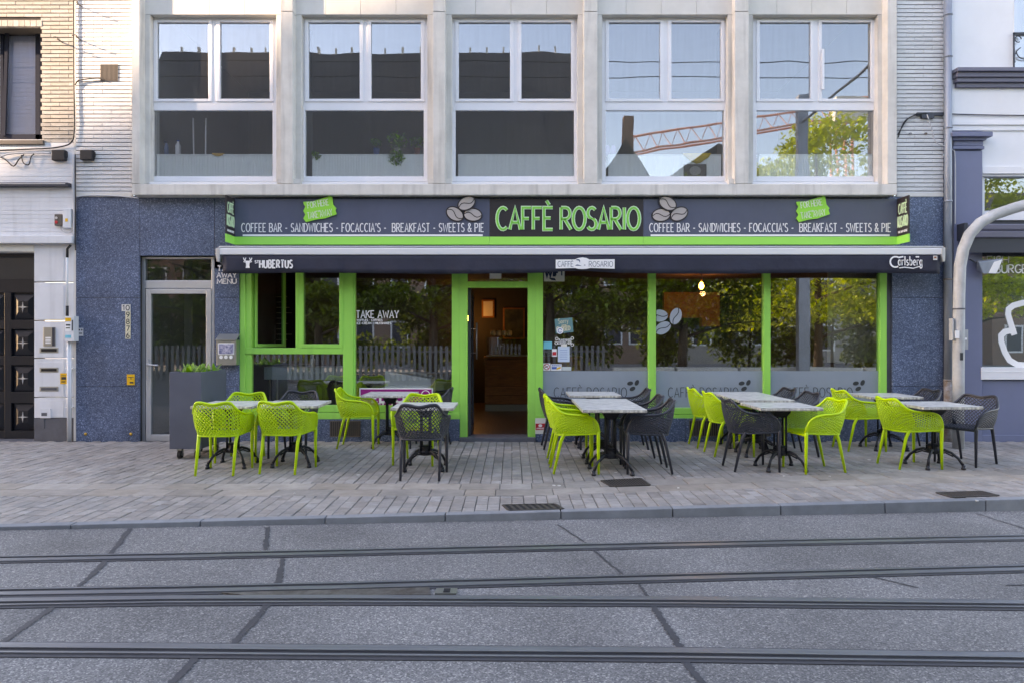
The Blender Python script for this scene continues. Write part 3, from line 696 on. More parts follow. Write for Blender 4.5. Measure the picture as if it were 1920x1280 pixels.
x = W(312,0,.18)[0]; root = empty('spray_bottle', (x,.18,zr), 'clear blue spray bottle beside the white bottle', 'bottle')
m = MB(); lathe(m,x,.18,zr,[(.03,0),(.03,.12),(.012,.18)]); m.build('body', mat('blue_plastic',(.12,.2,.35),.3), root, smooth=True)
m = MB(); m.box(x-.035,x+.015,.17,.19,zr+.18,zr+.22); m.build('trigger', M_anth, root)
for px, dx, lb in ((365,3,'white broom stick leaning inside, left of two'),(385,-1,'white broom stick leaning inside, right of two')):
    a = W(px,289,.3); b = W(px-dx,222,.3); m = MB(); m.tube([(a[0],.3,a[2]-.6),(b[0],.3,b[2])], .012, 6); m.build('broom_stick', M_white, label=lb, cat='broom stick', group='broom sticks behind the window')
def cloth(px, w, drop, y, mm, label):
    m = MB(); c = W(px,0,.11)[0]; n = 9; V = []
    for i in range(n):
        t = i/(n-1)*2-1; x = c+t*w; s = 1-abs(t)**1.5
        V += [(x,.21,zr+.012+.01*math.sin(i*2)),(x,.103,zr+.016),(x+.01*math.sin(i*3),.100-.004*math.sin(i*2),zr-drop*s-.005)]
    m.add(V, [(3*i+j,3*i+j+1,3*i+j+4,3*i+j+3) for i in range(n-1) for j in (0,1)])
    o = m.build('cloth', mm, smooth=True, label=label, cat='cloth'); s = o.modifiers.new('thick','SOLIDIFY'); s.thickness = .006
cloth(409,.09,.03,0,mat('ochre_cloth',(.6,.36,.08),.8),'small ochre cloth lying on the leftmost radiator')
cloth(1307,.21,.14,0,M_yelcloth,'yellow cloth draped over a radiator')
x = W(1303,0,.1)[0]; root = empty('loudspeaker', (x,.1,3.72), 'small grey loudspeaker in front of the radiator', 'loudspeaker')
a = W(1282,331,.095); b = W(1325,308,.095); m = MB(); m.box(a[0],b[0],.098,.109,3.6,b[2]); m.build('cabinet', M_brown, root, bevel=.006)
m = MB(); m.ell((a[0]+b[0])/2,b[2]-.1,.085,.07,.094,.098); m.build('cone', M_room, root)
for px, lb in ((1139,'lilac slipper standing on the radiator, left one'),(1150,'lilac slipper standing on the radiator, right one')):
    x = W(px,0,.16)[0]; m = MB(); lathe(m,x,.16,zr,[(.035,0),(.042,.04),(.04,.1),(.02,.145)]); m.build('slipper', mat('lilac',(.4,.3,.5),.8), smooth=True, label=lb, cat='slipper', group='slippers on the radiator')

# ------------------------------------------------------------------ shop front
YF, YG = .02, .075
def frame(rects, name='window_frame', parent=cafe, Y=YF, dep=.09, mm=None):
    m = MB()
    for r in rects: m.px(*r, Y, dep)
    return m.build(name, mm or M_green, parent, bevel=.005)
def pane(x0,y0,x1,y1,parent,Y=YG,g=None,name='pane'):
    m = MB(); m.px(x0,y0,x1,y1,Y,.006); return m.build(name, g or M_glass_sh, parent)
# serving window bay on the left
fw = frame([(449,500,460,786),(460,652,643,663.5),(643,500,662.5,786),(460,759,643,772)], 'shop_window')
frame([(460,500,471.5,652),(460,663.5,471.5,759)], 'inner_frame', fw, YF+.015)
frame([(449.5,773,862,785)], 'sill', fw, YF-.012, .1)
frame([(554,500,560,652)], 'mullion', fw, YF+.01)
frame([(560,500,568,652),(636,500,643,652),(568,645,636,652)], 'sash', fw, YF-.006, .06)
pane(567,500,637,646,fw); pane(471,663,643,760,fw)
m = MB(); h0 = W(473,512,.12); x_h = h0[0]          # sash swung inwards
zt, zb = W(0,495,.12)[2], W(0,651,.12)[2]
m.M = Matrix.Translation((W(478,0,.12)[0],.12,0)) @ Matrix.Rotation(R(58),4,'Z')
m.box(0,.05,0,.05,zb,zt); m.box(.53,.58,0,.05,zb,zt); m.box(.05,.53,0,.05,zb,zb+.05)
m.build('open_sash', M_green, fw, bevel=.004)
m = MB(); m.M = Matrix.Translation((W(478,0,.12)[0],.12,0)) @ Matrix.Rotation(R(58),4,'Z'); m.box(.05,.53,.02,.026,zb+.05,zt); m.build('open_pane', M_glass_dr, fw)
fw2 = frame([(662.5,759,847,772),(847,500,862,786)], 'shop_window')
frame([(662.5,500,666,759)], 'inner_frame', fw2, YF+.015)
pane(662,500,848,760,fw2)
m = MB(); text_px(m,'TAKE AWAY',668,583,747,596,YG-.004,.013,serif=.1,sp=.2); text_px(m,'WAFFLES - COFFEES',669,598.5,717,602,YG-.004,.007,sp=.2); text_px(m,'ICE-CREAM - MILKSHAKES',669,604,733,608,YG-.004,.007,sp=.2)
m.build('lettering', M_white, fw2)
m = MB(); m.px(674,727,811.5,766,.058,.01); pk = m.build('advert_board', M_white, fw2)
m = MB(); m.px(676,729,809.5,764,.054,.0035); m.build('print', M_magenta, pk)
m = MB(); text_px(m,'EL',699,738,721,753,.0535,.034,serif=.12,sp=.3); text_px(m,'U',742,738,757,753,.0535,.034,serif=.12); text_px(m,'GIAN',704,756,745,763.5,.0535,.013,serif=.1)
c = W(798,739,.0535); m.stroke([(c[0]+.06*math.cos(R(a)),c[2]+.06*math.sin(R(a))) for a in range(0,360,20)],.012,.0505,.0535,True); m.build('advert_lettering', M_white, pk)
# entrance
door = frame([(862,500,876.5,826),(989.5,500,1004,826),(876.5,528,989.5,539.5)], 'entrance', dep=.12)
pane(876,500,990,528.5,door)
m = MB(); m.px(918,513,940,523,YG-.006,.005); m.build('opening_hours', M_offwhite, door)
hx = W(877.5,0,.1)[0]
m = MB(); z1 = W(0,540,.12)[2]; m.box(hx,hx+.04,.13,.21,.03,z1); m.box(hx,hx+.04,.93,1.01,.03,z1); m.box(hx,hx+.04,.21,.93,.03,.15); m.box(hx,hx+.04,.21,.93,z1-.09,z1); m.build('door_leaf', M_anth, door, bevel=.004)
m = MB(); m.box(hx+.016,hx+.022,.21,.93,.15,z1-.09); m.build('door_pane', M_glass_dr, door)
za, zb2 = W(0,605,.8)[2], W(0,673,.8)[2]
m = MB(); m.tube([(hx+.09,.86,zb2),(hx+.09,.86,za)],.013,8); m.tube([(hx+.03,.86,za-.1),(hx+.09,.86,za-.1)],.008,6); m.tube([(hx+.03,.86,zb2+.1),(hx+.09,.86,zb2+.1)],.008,6); m.build('door_handle', M_alu, door, smooth=True)
# three big windows on the right
fr = [(1018,1216),(1230,1432),(1445,1650)]
posts = [(1004,1018),(1216,1230),(1432,1445),(1650,1663)]
tx = [(1039,1175),(1253,1384),(1465,1598)]
for i, (a, b) in enumerate(fr):
    r = [(posts[i+1][0],500,posts[i+1][1],783)]
    if i == 0: r.append((1004,500,1018,783))
    r.append((a if i else 1018,764,b,776))
    w = frame(r, 'shop_window')
    pane(a-1,500,b+1,765,w)
    m = MB(); m.px(a,695,b,764,YG-.0045,.003); m.build('frosted_film', M_film, w)
    m = MB(); text_px(m,'CAFFÈ ROSARIO',tx[i][0],726,tx[i][1],744,YG-.005,.009,sp=.2)
    c = W(tx[i][1]+12,723,YG)
    for dx, dz, rot in ((-.045,.04,.2),(.055,.05,1.1),(-.01,-.04,.5)): m.ell(c[0]+dx,c[2]+dz,.045,.03,YG-.008,YG-.005,rot)
    m.build('film_lettering', M_ink, w)
frame([(1004.5,777,1662.5,784)], 'sill', cafe, YF-.012, .1)
# vinyl beans on the middle pane
m = MB(); cs = []
for px, py, rx, rz, rot in ((1236,592,.13,.09,.1),(1267,593,.125,.085,1.25),(1243,615,.125,.085,.55)):
    c = W(px,py,YG-.004); k = 1
    if px < 1240: m.prism([(max(p[0],W(1230.5,0,YG)[0]),p[1]) for p in [(c[0]+rx*math.cos(R(t))*.98,c[2]+rz*math.sin(R(t))) for t in range(0,360,18)]],YG-.007,YG-.004)
    else: m.ell(c[0],c[2],rx,rz,YG-.007,YG-.004,rot)
    cs.append((c,rx,rot))
bn = m.build('vinyl_beans', M_filmbean, cafe)
m = MB()
for c, rx, rot in cs:
    q = [(-rx+2*rx*t/8, .02*math.sin(t/8*6.28)) for t in range(9)]
    q = [(max(c[0]+u*math.cos(rot)-v*math.sin(rot),W(1230.6,0,YG)[0]),c[2]+u*math.sin(rot)+v*math.cos(rot)) for u,v in q]
    m.stroke(q,.012,YG-.0085,YG-.007)
m.build('bean_line', M_ink, bn)
# notices on the glass beside the entrance
def sticker(x0,y0,x1,y1,mm,name='sticker',Y=YG-.006,rot=0,label=None,parent=cafe):
    a = W((x0+x1)/2,(y0+y1)/2,Y); w = (x1-x0)/2/F*(DC+Y); h = (y1-y0)/2/F*(DC+Y); c, s = math.cos(rot), math.sin(rot)
    m = MB(); m.prism([(a[0]+u*c-v*s,a[2]+u*s+v*c) for u,v in ((-w,-h),(w,-h),(w,h),(-w,h))],Y-.002,Y+.002)
    o = m.build(name, mm, parent)
    if label: o['label'] = label
    return o
s = sticker(1041,597,1074,624,M_teal,'closed_sign',rot=R(5),label='teal closed sign in the window')
m = MB(); c = W(1047,607,YG-.009); text(m,'Sorry',c[0],c[2],.07,.008,YG-.0115,YG-.009,fit=.15,rot=R(5)); c = W(1044,621,YG-.009); text(m,'CLOSED',c[0],c[2],.06,.013,YG-.0115,YG-.009,fit=.2,rot=R(5)); c = W(1053,612,YG-.009); text(m,"WE'RE",c[0],c[2],.022,.005,YG-.0115,YG-.009,fit=.075,rot=R(5)); m.build('sign_lettering', M_cream, s)
m = MB(); c = W(1050,620,YG-.013); m.ell(c[0],c[2],.05,.05,YG-.014,YG-.012); m.build('badge', M_white, s)
m = MB(); m.stroke([(c[0]+.028*math.cos(R(a)),c[2]+.028*math.sin(R(a))) for a in range(20,340,20)],.01,YG-.0155,YG-.014); m.build('badge_ring', M_blue, s)
m = MB(); text_px(m,'PLANT-BASED',1048,635.5,1071,639.5,YG-.004,.006); text_px(m,'COFFEES HERE',1046,641,1072,645,YG-.004,.006)
for px, py in ((1044,635),(1073,634),(1043,643),(1073,646)):
    c = W(px,py,YG-.004); m.stroke([(c[0]+.02*math.cos(R(a)),c[2]+.02*math.sin(R(a))) for a in range(0,360,30)],.008,YG-.007,YG-.004,True)
m.build('vinyl_lettering', M_white, cafe)
sticker(1019,640,1035,654,M_cyan); 
s = sticker(1035,654,1044,668,M_white); sticker(1036,659,1043,665.5,M_red,'print',YG-.009,parent=s)
s = sticker(1046,649,1068,678,mat('pale_blue_paper',(.5,.62,.75),.5)); m = MB()
for k in range(5): m.px(1050,656+k*4,1064,656.7+k*4,YG-.0095,.001)
m.build('print', M_blue, s); sticker(1052,645,1063,650,M_offwhite,parent=cafe,Y=YG-.010)
s = sticker(1018.5,680.5,1032,694,M_white,label='no smoking sticker'); m = MB(); c = W(1025,687,YG-.009)
m.stroke([(c[0]+.042*math.cos(R(a)),c[2]+.042*math.sin(R(a))) for a in range(0,360,20)],.01,YG-.0105,YG-.0085,True); m.stroke([(c[0]-.03,c[2]+.03),(c[0]+.03,c[2]-.03)],.01,YG-.0108,YG-.0085); m.build('print', M_red, s)
m = MB(); m.stroke([(c[0]-.025,c[2]-.012),(c[0]+.02,c[2]+.012)],.009,YG-.0102,YG-.0085); m.build('cigarette', M_ink, s)
s = sticker(1033,682,1053,694,M_white,label='card payment sticker'); m = MB(); m.px(1034.5,687,1044,691.5,YG-.0095,.001); text_px(m,'BANCONTACT',1035,683.2,1051.5,685.8,YG-.0085,.004,dep=.0015); m.build('print', M_blue, s)
m = MB(); m.prism_px([(1043,690),(1051,686.5),(1051.5,690),(1044,692.5)],YG-.0105,.001); m.build('print', M_yellow, s)
sticker(1054,687,1071,694,mat('pale_sticker',(.5,.56,.56),.5))
s = sticker(1020,503,1058.5,528,M_offwhite,'wifi_sign',label='white wifi sign half hidden by the awning'); m = MB(); text_px(m,'WI',1023,505,1040,519,YG-.0085,.045,sp=.3,dep=.0015); text_px(m,'FI',1042,506,1054,517,YG-.0085,.02,sp=.4,dep=.0015); m.prism_px([(1028,521),(1040,522),(1043,526.5),(1034,525.5)],YG-.0105,.0015); m.build('print', mat('navy_print',(.01,.02,.06),.5), s)
s = sticker(1003.5,783,1023,812.5,M_offwhite,'wall_plate',Y=-.003,label='small white and red plate on the plinth by the door'); sticker(1004.2,793,1022.3,805,M_red,'print',-.0065,parent=s)
m = MB(); c = W(1013,797,-.01); m.ell(c[0],c[2],.028,.022,-.0115,-.0085); text_px(m,'APPROVED',1006,801,1021,803.5,-.0085,.004,dep=.002); m.build('print', M_white, s)
# ------------------------------------------------------------------ side entrance
YD = .09
sd_ = frame([(266,482,272,828),(396,482,402,828),(272,482,396,486),(272,526,396,541)], 'side_door', cafe, YD, .08, M_alu)
frame([(273,542,283,826),(386,542,396,826),(283,542,386,551),(283,814,386,826)], 'door_leaf', sd_, YD-.012, .06, M_alu)
pane(283,551,387,815,sd_,YD+.02,M_glass_dr,'door_pane'); pane(271,485,397,527,sd_,YD+.02,M_glass_dr,'transom_pane')
m = MB(); c = W(277,683,YD-.02); m.box(c[0]-.02,c[0]+.02,YD-.025,YD-.012,c[2]-.19,c[2]+.08); m.tube([(c[0],YD-.05,c[2]),(c[0]+.17,YD-.055,c[2]-.01)],.011,8); m.tube([(c[0],YD-.02,c[2]),(c[0],YD-.055,c[2])],.012,8); m.build('door_handle', M_alu, sd_, bevel=.003)
room(W(262,0,.2)[0], W(400,0,.2)[0], .2, 3.5, 0, 2.9, M_room, M_room, M_slate, 'hallway')
m = MB(); x = W(345,0,1.5)[0]; m.box(x,x+.14,1.5,1.64,0,2.9); m.build('hallway_post', M_room, kind='structure')
# house numbers, stickers, letter box
nb = empty('house_number_sign', (W(238,0)[0],0,W(0,635)[2]), 'column of cream house number plates 10 to 6', 'sign')
for k, t in enumerate(('10','9','8','7','6')):
    y0 = 571+k*12.9
    m = MB(); m.px(228 if k == 0 else 235,y0,244.5,y0+12.6,-.008,.007); pl = m.build('number_plate', M_cream if k else M_offwhite, nb)
    m = MB(); text_px(m,t,230 if k == 0 else 237,y0+1.8,242.5,y0+10.8,-.0085,.012,dep=.002,sp=.2); m.build('number', M_ink, pl)
def plate(name,x0,y0,x1,y1,mm,label,cat,Y=-.004,lines=None,rot=0):
    o = sticker(x0,y0,x1,y1,mm,name,Y,rot,parent=None); tag(o,label,cat)
    if lines:
        m = MB()
        for r in lines: m.px(*r,Y-.0045,.0015)
        m.build('print', M_ink, o)
    return o
plate('warning_sticker',238,701,252.5,721,M_yellow,'yellow gas sticker on blue granite beside the door','sticker',lines=[(240,706,250.5,707),(244.8,707,246,711),(243,715,250,718)])
plate('wall_sticker',146,615,156,630,mat('grey_sticker',(.5,.5,.52),.6),'small black and white sticker at the edge of the granite','sticker',lines=[(147.5,617,150,620),(152,617,154.5,620),(148,624,154,626)])
for px, lb in ((160,'left'),(245,'right')):
    c = W(px,813,-.01); m = MB(); lathe(m,0,0,0,[(.022,0),(.022,.008),(.012,.016)]); m.v = [Vector((c[0]+v.x,-v.z,c[2]+v.y)) for v in m.v]; m.build('brass_stud', M_brass, label='round brass stud low on the granite, '+lb+' one', cat='stud', group='brass studs on the granite')
m = MB(); text_px(m,'TAKE',408,499,443,508,-.001,.013,serif=.1); text_px(m,'AWAY',407,512,443,520.5,-.001,.013,serif=.1); text_px(m,'MENU',407.5,523.5,443,532,-.001,.013,serif=.1); m.build('wall_lettering', M_white, cafe)
lb = empty('letter_box', (W(425,0)[0],-.06,W(0,684)[2]), 'stainless steel letter box with a picture and three round stickers', 'letter box')
a, b = W(405.5,684,-.12), W(443,637,-.12)
m = MB(); m.box(a[0],b[0],-.12,-.001,a[2],b[2]); m.build('body', M_steel, lb, bevel=.003)
m = MB(); p0 = b[2]; m.add([(a[0]-.006,-.135,p0-.012),(b[0]+.006,-.135,p0-.012),(b[0]+.006,-.001,p0+.07),(a[0]-.006,-.001,p0+.07),(a[0]-.006,-.135,p0+.004),(b[0]+.006,-.135,p0+.004),(b[0]+.006,-.001,p0+.086),(a[0]-.006,-.001,p0+.086)],[(0,1,5,4),(1,2,6,5),(2,3,7,6),(3,0,4,7),(4,5,6,7),(3,2,1,0)]); m.build('lid', M_steel, lb)
s = sticker(409,643,439,664.5,M_white,'picture',-.123,parent=lb); s2 = sticker(410.5,644.5,437.5,663,mat('picture_print',(.55,.52,.62),.5,c2=(.06,.08,.2),vs=22),'print',-.127,parent=s)
for px in (414.5,423.5,433): 
    c = W(px,669,-.123); m = MB(); m.ell(c[0],c[2],.026,.026,-.1235,-.1205); m.build('round_sticker', M_white, lb)

# ------------------------------------------------------------------ shop sign
YN = -.10
sg = empty('shop_sign', (0,YN,W(0,459,YN)[2]), 'long dark shop sign with green lower edge, neon-green lettering and coffee beans', 'sign')
for x0, x1, mm, nm in ((440,918,M_signblue,'side_panel'),(918.4,1206,M_signbrown,'name_panel'),(1206.4,1682,M_signblue,'side_panel')):
    m = MB(); m.px(x0,373.5,x1,444,YN,.095); m.build(nm, mm, sg, bevel=.002)
    m = MB(); m.px(x0,444.2,x1,459,YN-.002,.097); m.build('green_stripe', M_signgreen, sg, bevel=.002)
for x0, x1 in ((453,907),(1218,1670)):
    m = MB(); text_px(m,"COFFEE BAR - SANDWICHES - FOCACCIA'S -  BREAKFAST - SWEETS & PIE",x0,419.5,x1,435,YN-.001,.0125,serif=.12,sp=.22); m.px(x0+2,440,x1-2,443.3,YN-.004,.003); m.build('lettering', M_white, sg)
m = MB(); text_px(m,'CAFFÈ ROSARIO',932,390,1199,431,YN-.001,.050,sp=.13,dep=.012); m.build('letter_outline', mat('neon_white',(.62,.80,.60),.4), sg)
m = MB(); text_px(m,'CAFFÈ ROSARIO',932,390,1199,431,YN-.013,.030,sp=.13,dep=.005); m.build('letter', M_neon, sg)
def bean(c, rx, rz, rot, parent, Y):
    m = MB(); m.ell(c[0],c[2],rx+.018,rz+.018,Y-.012,Y,rot); o = m.build('bean_edge', M_signbrown, parent)
    m = MB(); m.ell(c[0],c[2],rx,rz,Y-.016,Y-.012,rot); m.build('bean', M_bean, parent)
    q = [(-rx+2*rx*t/8,.03*math.sin(t/8*6.28)) for t in range(9)]
    m = MB(); m.stroke([(c[0]+u*math.cos(rot)-v*math.sin(rot),c[2]+u*math.sin(rot)+v*math.cos(rot)) for u,v in q],.012,Y-.019,Y-.016); m.build('bean_line', M_signbrown, parent)
for ps in (((875,382.5,.5),(853,402,-.55),(886.5,403.5,-.1)),((1251,382.5,-.5),(1239.5,404,.1),(1273,402,.45))):
    for k, (px, py, rot) in enumerate(ps): bean(W(px,py,YN-.004), .125, .085, rot, sg, YN-.002-.021*(k == 0))
for tx0 in (568.5,1493.5):
    pts = [(0,9),(18,8),(50,-2),(54,-1),(56,14),(62,21),(60,24),(62.5,32),(40,40),(24,42),(5,47),(0,40),(4,33),(0,26),(4,18),(1,14)]
    m = MB(); m.prism_px([(tx0+x,370+y) for x,y in pts], YN-.03, .02); t = m.build('ticket', M_ticket, sg)
    m = MB(); Y = YN-.031; c = W(tx0+9,391,Y); text(m,'FOR HERE',c[0],c[2],.085,.010,Y-.003,Y,fit=.31,rot=R(9),serif=.1); c = W(tx0+9,411,Y); text(m,'TAKE AWAY',c[0],c[2],.09,.010,Y-.003,Y,fit=.36,rot=R(9),serif=.1); c = W(tx0+28,398,Y); text(m,'OR',c[0],c[2],.02,.005,Y-.003,Y,fit=.03,rot=R(9)); m.build('ticket_lettering', mat('ticket_white',(.62,.72,.55),.5), t)
for px, sgn in ((440,-1),(1682,1)):
    X = W(px,0,YN)[0]; zt, zm, zb = W(0,374,YN)[2], W(0,444,YN)[2], W(0,459,YN)[2]; a, b = (X-.016,X) if sgn < 0 else (X,X+.016)
    m = MB(); m.box(a,b,-.40,YN+.09,zm,zt); bd = m.build('end_blade', M_signbrown, sg)
    m = MB(); m.box(a-.001,b+.001,-.402,YN+.09,zb,zm-.002); m.build('green_stripe', M_signgreen, sg)
    for side in (-1,1):                                  # lettering on both faces
        m = MB(); fx = (b if side > 0 else a)+side*.0005
        # local x runs left to right as seen from that side
        m.M = Matrix.Translation((fx, -.25, 0)) @ (Matrix.Rotation(R(90),4,'Z') if side > 0 else Matrix.Rotation(R(-90),4,'Z'))
        text(m,'CAFFÈ',-.105,zt-.23,.14,.018,-.003,0,fit=.21); text(m,'ROSARIO',-.13,zt-.42,.15,.018,-.003,0,fit=.26); m.build('blade_lettering', mat('pale_neon',(.55,.78,.5),.5) if 'pale_neon' not in MATS else MATS['pale_neon'], sg)
        m = MB(); m.M = Matrix.Translation((fx, -.25, 0)) @ (Matrix.Rotation(R(90),4,'Z') if side > 0 else Matrix.Rotation(R(-90),4,'Z'))
        text(m,'TAKE AWAY COFFEE',-.12,zt-.505,.028,.006,-.003,0,fit=.24); m.build('small_lettering', M_white, sg)
# ------------------------------------------------------------------ awning
YA = -.36
aw = empty('awning', (0,YA,W(0,513,YA)[2]), 'retracted dark navy awning with white front bar over the shop front', 'awning')
m = MB(); m.px(408,465.5,1771,478,YA,.07); m.build('front_bar', M_barwhite, aw, bevel=.012)
m = MB(); m.px(410,461.5,1769,465,YA+.02,.34); m.build('cassette', M_alu, aw, bevel=.006)
m = MB(); m.px(414,478,1766,497,-.06,.055); m.build('roller', M_anth, aw)
for a, b in ((404.5,412),(1766,1772.5)):
    m = MB(); m.prism_px([(a,466),(b,464),(b,478),(b-.5,491),(a+2,491),(a,480)],YA-.006,.1); m.build('end_cap', M_alu, aw, bevel=.004)
m = MB(); n = 150; V = []
x0, x1 = W(419,0,YA+.02)[0], W(1762,0,YA+.02)[0]; zt, zb = W(0,476,YA+.02)[2], W(0,513,YA+.02)[2]
for i in range(n+1):
    x = x0+(x1-x0)*i/n
    for j in range(5):
        t = j/4; dz = .008*math.sin(x*1.7)*t + (.028*math.exp(-((x-.95)/.35)**2))*t
        dy = t*(.010*math.sin(x*5.1+.7)+.007*math.sin(x*13.3+t*2)+.004*math.sin(x*31))
        V.append((x, YA+.02+dy-.01*t, zt+(zb-zt)*t+dz))
m.add(V, [(5*i+j,5*i+j+1,5*i+j+6,5*i+j+5) for i in range(n) for j in range(4)])
val = m.build('valance', M_fabric, aw, smooth=True); sm = val.modifiers.new('thick','SOLIDIFY'); sm.thickness = .004
YV = YA-.016
m = MB(); text_px(m,'HUBERTUS',487,488.5,548,502.5,YV,.021,sp=.28); m.build('brand_lettering', M_white, aw); m = MB(); text_px(m,'ST',478,489,485,494,YV,.010,sp=.2)
m.build('brand_lettering', M_white, aw); m = MB()
hc = W(464.5,495,YV)          # stag head
m.prism([(hc[0]+u,hc[2]+v) for u,v in ((-.028,-.06),(.028,-.06),(.022,-.02),(.03,.03),(0,.045),(-.03,.03),(-.022,-.02))],YV-.003,YV)
for s in (-1,1):
    m.stroke([(hc[0]+s*.012,hc[2]+.035),(hc[0]+s*.045,hc[2]+.045),(hc[0]+s*.06,hc[2]+.085)],.012,YV-.0032,YV); m.stroke([(hc[0]+s*.04,hc[2]+.044),(hc[0]+s*.026,hc[2]+.085)],.01,YV-.0034,YV); m.stroke([(hc[0]+s*.02,hc[2]+.02),(hc[0]+s*.06,hc[2]+.03)],.012,YV-.0036,YV)
m.build('stag_emblem', M_white, aw)
m = MB(); text_px(m,'arlsberg',1684,481,1729,498,YV,.0135,sp=.2)
c = W(1679,491.5,YV); m.stroke([(c[0]+.075*math.cos(R(a)),c[2]+.075*math.sin(R(a))) for a in range(60,320,20)],.022,YV-.003,YV)
m.stroke([(c[0]+.04,c[2]+.06),(c[0]+.11,c[2]+.075)],.022,YV-.0034,YV)
m.build('brand_lettering', M_white, aw); m = MB(); m.stroke([(W(1686,503,YV)[0],W(0,503,YV)[2]),(W(1696,501.5,YV)[0],W(0,501.5,YV)[2]),(W(1712,503.5,YV)[0],W(0,503.5,YV)[2]),(W(1726,499.5,YV)[0],W(0,499.5,YV)[2])],.014,YV-.0036,YV)
c = W(1720,482,YV); m.ell(c[0]-.012,c[2],.014,.012,YV-.003,YV); m.ell(c[0]+.012,c[2],.014,.012,YV-.0034,YV); m.build('brand_flourish', M_white, aw)
m = MB(); m.px(1750,480,1757.5,488,YV-.002,.004); lbm = m.build('fabric_label', M_offwhite, aw); m = MB(); m.px(1751.5,481.5,1756,485,YV-.004,.002); m.build('print', M_terr, lbm)
m = MB(); m.prism_px([(1042,487.3),(1078,487),(1084,484.3),(1092,483),(1100,484.3),(1105,487),(1152.5,486.5),(1152.5,504.3),(1107,503),(1100,504.5),(1092,505),(1084,504.5),(1079,503),(1042,503.8)],YV-.004,.004); bg = m.build('name_badge', M_white, aw)
M_badge = mat('badge_ink',(.10,.12,.16),.5)
m = MB(); text_px(m,'CAFFÈ',1046,490.5,1075,500.5,YV-.0045,.007,dep=.0015); m.build('badge_lettering', M_badge, bg); m = MB(); text_px(m,'ROSARIO',1104.5,490.5,1149,500.5,YV-.0045,.007,dep=.0015); m.build('badge_lettering', M_badge, bg)
m = MB(); c = W(1084,491,YV)
m.prism([(c[0]+u,c[2]+v) for u,v in ((-.035,.02),(-.02,.035),(.015,.035),(.028,.012),(.024,-.02),(.012,.012),(-.018,.018))],YV-.006,YV-.0045); m.prism([(c[0]+u,c[2]+v) for u,v in ((-.045,-.06),(-.02,-.04),(.01,-.045),(.05,-.06))],YV-.006,YV-.0045); m.prism([(c[0]+u,c[2]+v) for u,v in ((.08,-.055),(.105,-.055),(.1,-.045),(.085,-.045))],YV-.006,YV-.0045); m.build('badge_silhouette', mat('silhouette',(.06,.10,.18),.5), bg)

# ------------------------------------------------------------------ cafe interior
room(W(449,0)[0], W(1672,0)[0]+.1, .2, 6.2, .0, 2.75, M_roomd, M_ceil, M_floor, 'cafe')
ct = empty('service_counter', (.2,4.4,0), 'wooden plank service counter seen through the open door', 'counter')
a, b = W(909,770,4.3), W(1090,671,4.3)
m = MB(); m.box(a[0],b[0],4.33,5.0,.0,.13); m.build('kick_plate', M_steel, ct)
zz = .14
while zz < b[2]-.05:
    m = MB(); m.box(a[0],b[0],4.3,5.02,zz,min(zz+.19,b[2])-.004); m.build('plank', M_wood, ct); zz += .19
m = MB(); m.box(a[0]-.03,b[0]+.03,4.26,5.05,b[2],b[2]+.03); m.build('worktop', M_wood, ct)
dc = empty('display_case', (0,4.6,b[2]+.03), 'glass display case on the service counter', 'display case')
m = MB(); m.box(a[0]+.03,b[0]-.05,4.4,4.9,b[2]+.03,b[2]+.06); m.build('base', M_steel, dc)
m = MB(); m.box(a[0]+.03,b[0]-.05,4.4,4.41,b[2]+.06,b[2]+.42); m.box(a[0]+.03,b[0]-.05,4.4,4.9,b[2]+.42,b[2]+.43); m.build('glass', M_glass_dr, dc)
for k in range(4):
    x = W(925+k*10,0,4.6)[0]; m = MB(); lathe(m,x,4.6,b[2]+.46,[(.045,0),(.06,.04),(.055,.1),(.03,.12)]); m.build('jar', M_cream, smooth=True, label='cream jar on the display case, '+('leftmost of four','second from the left','third from the left','rightmost of four')[k], cat='jar', group='jars on the display case')
for x0,y0,x1,y1,mm,lbx in ((903,562,927,596,M_offwhite,'small framed print on the dark back wall inside'),(943,577,984,636,mat('dark_poster',(.10,.11,.05),.4,c2=(.02,.02,.02),vs=3),'large dark framed picture on the back wall inside')):
    a2, b2 = W(x0,y1,6.1), W(x1,y0,6.1); pf = empty('framed_picture', ((a2[0]+b2[0])/2,6.15,a2[2]), lbx, 'picture')
    m = MB(); m.box(a2[0],b2[0],6.14,6.19,a2[2],b2[2]); m.build('frame', M_wood, pf, bevel=.01)
    m = MB(); m.box(a2[0]+.04,b2[0]-.04,6.135,6.15,a2[2]+.04,b2[2]-.04); m.build('print', mm, pf)
# left bay: shelf, freezer, bottle
sh = empty('serving_shelf', (W(560,0,.5)[0],.5,0), 'grey glass serving shelf on legs behind the serving window', 'shelf')
m = MB(); m.px(495,688,642,711,.35,.02); m.build('screen', mat('frosted_screen',(.34,.40,.42),.3), sh)
m = MB(); m.px(495,687,642,690,.37,.35); m.build('shelf_top', M_steel, sh)
for px in (506,520,630): m = MB(); x = W(px,0,.4)[0]; m.tube([(x,.4,.02),(x,.4,W(0,690,.4)[2])],.012,8); m.build('leg', M_steel, sh)
x = W(587,0,.5)[0]; z = W(0,687,.5)[2]+.005; root = empty('sanitizer_bottle', (x,.5,z), 'pale bottle on the serving shelf', 'bottle')
m = MB(); lathe(m,x,.5,z,[(.032,0),(.034,.01),(.034,.11),(.014,.13),(.014,.14)]); m.build('body', M_offwhite, root, smooth=True); m = MB(); lathe(m,x,.5,z+.14,[(.012,0),(.012,.03),(.02,.03),(.02,.04)]); m.build('pump', M_white, root)
fz = empty('chest_freezer', (W(765,0,.5)[0],.4,0), 'white chest freezer with a sloping lid behind the glass', 'freezer')
def pz(px,py,Y): q = W(px,py,Y); return (q[0],q[2])
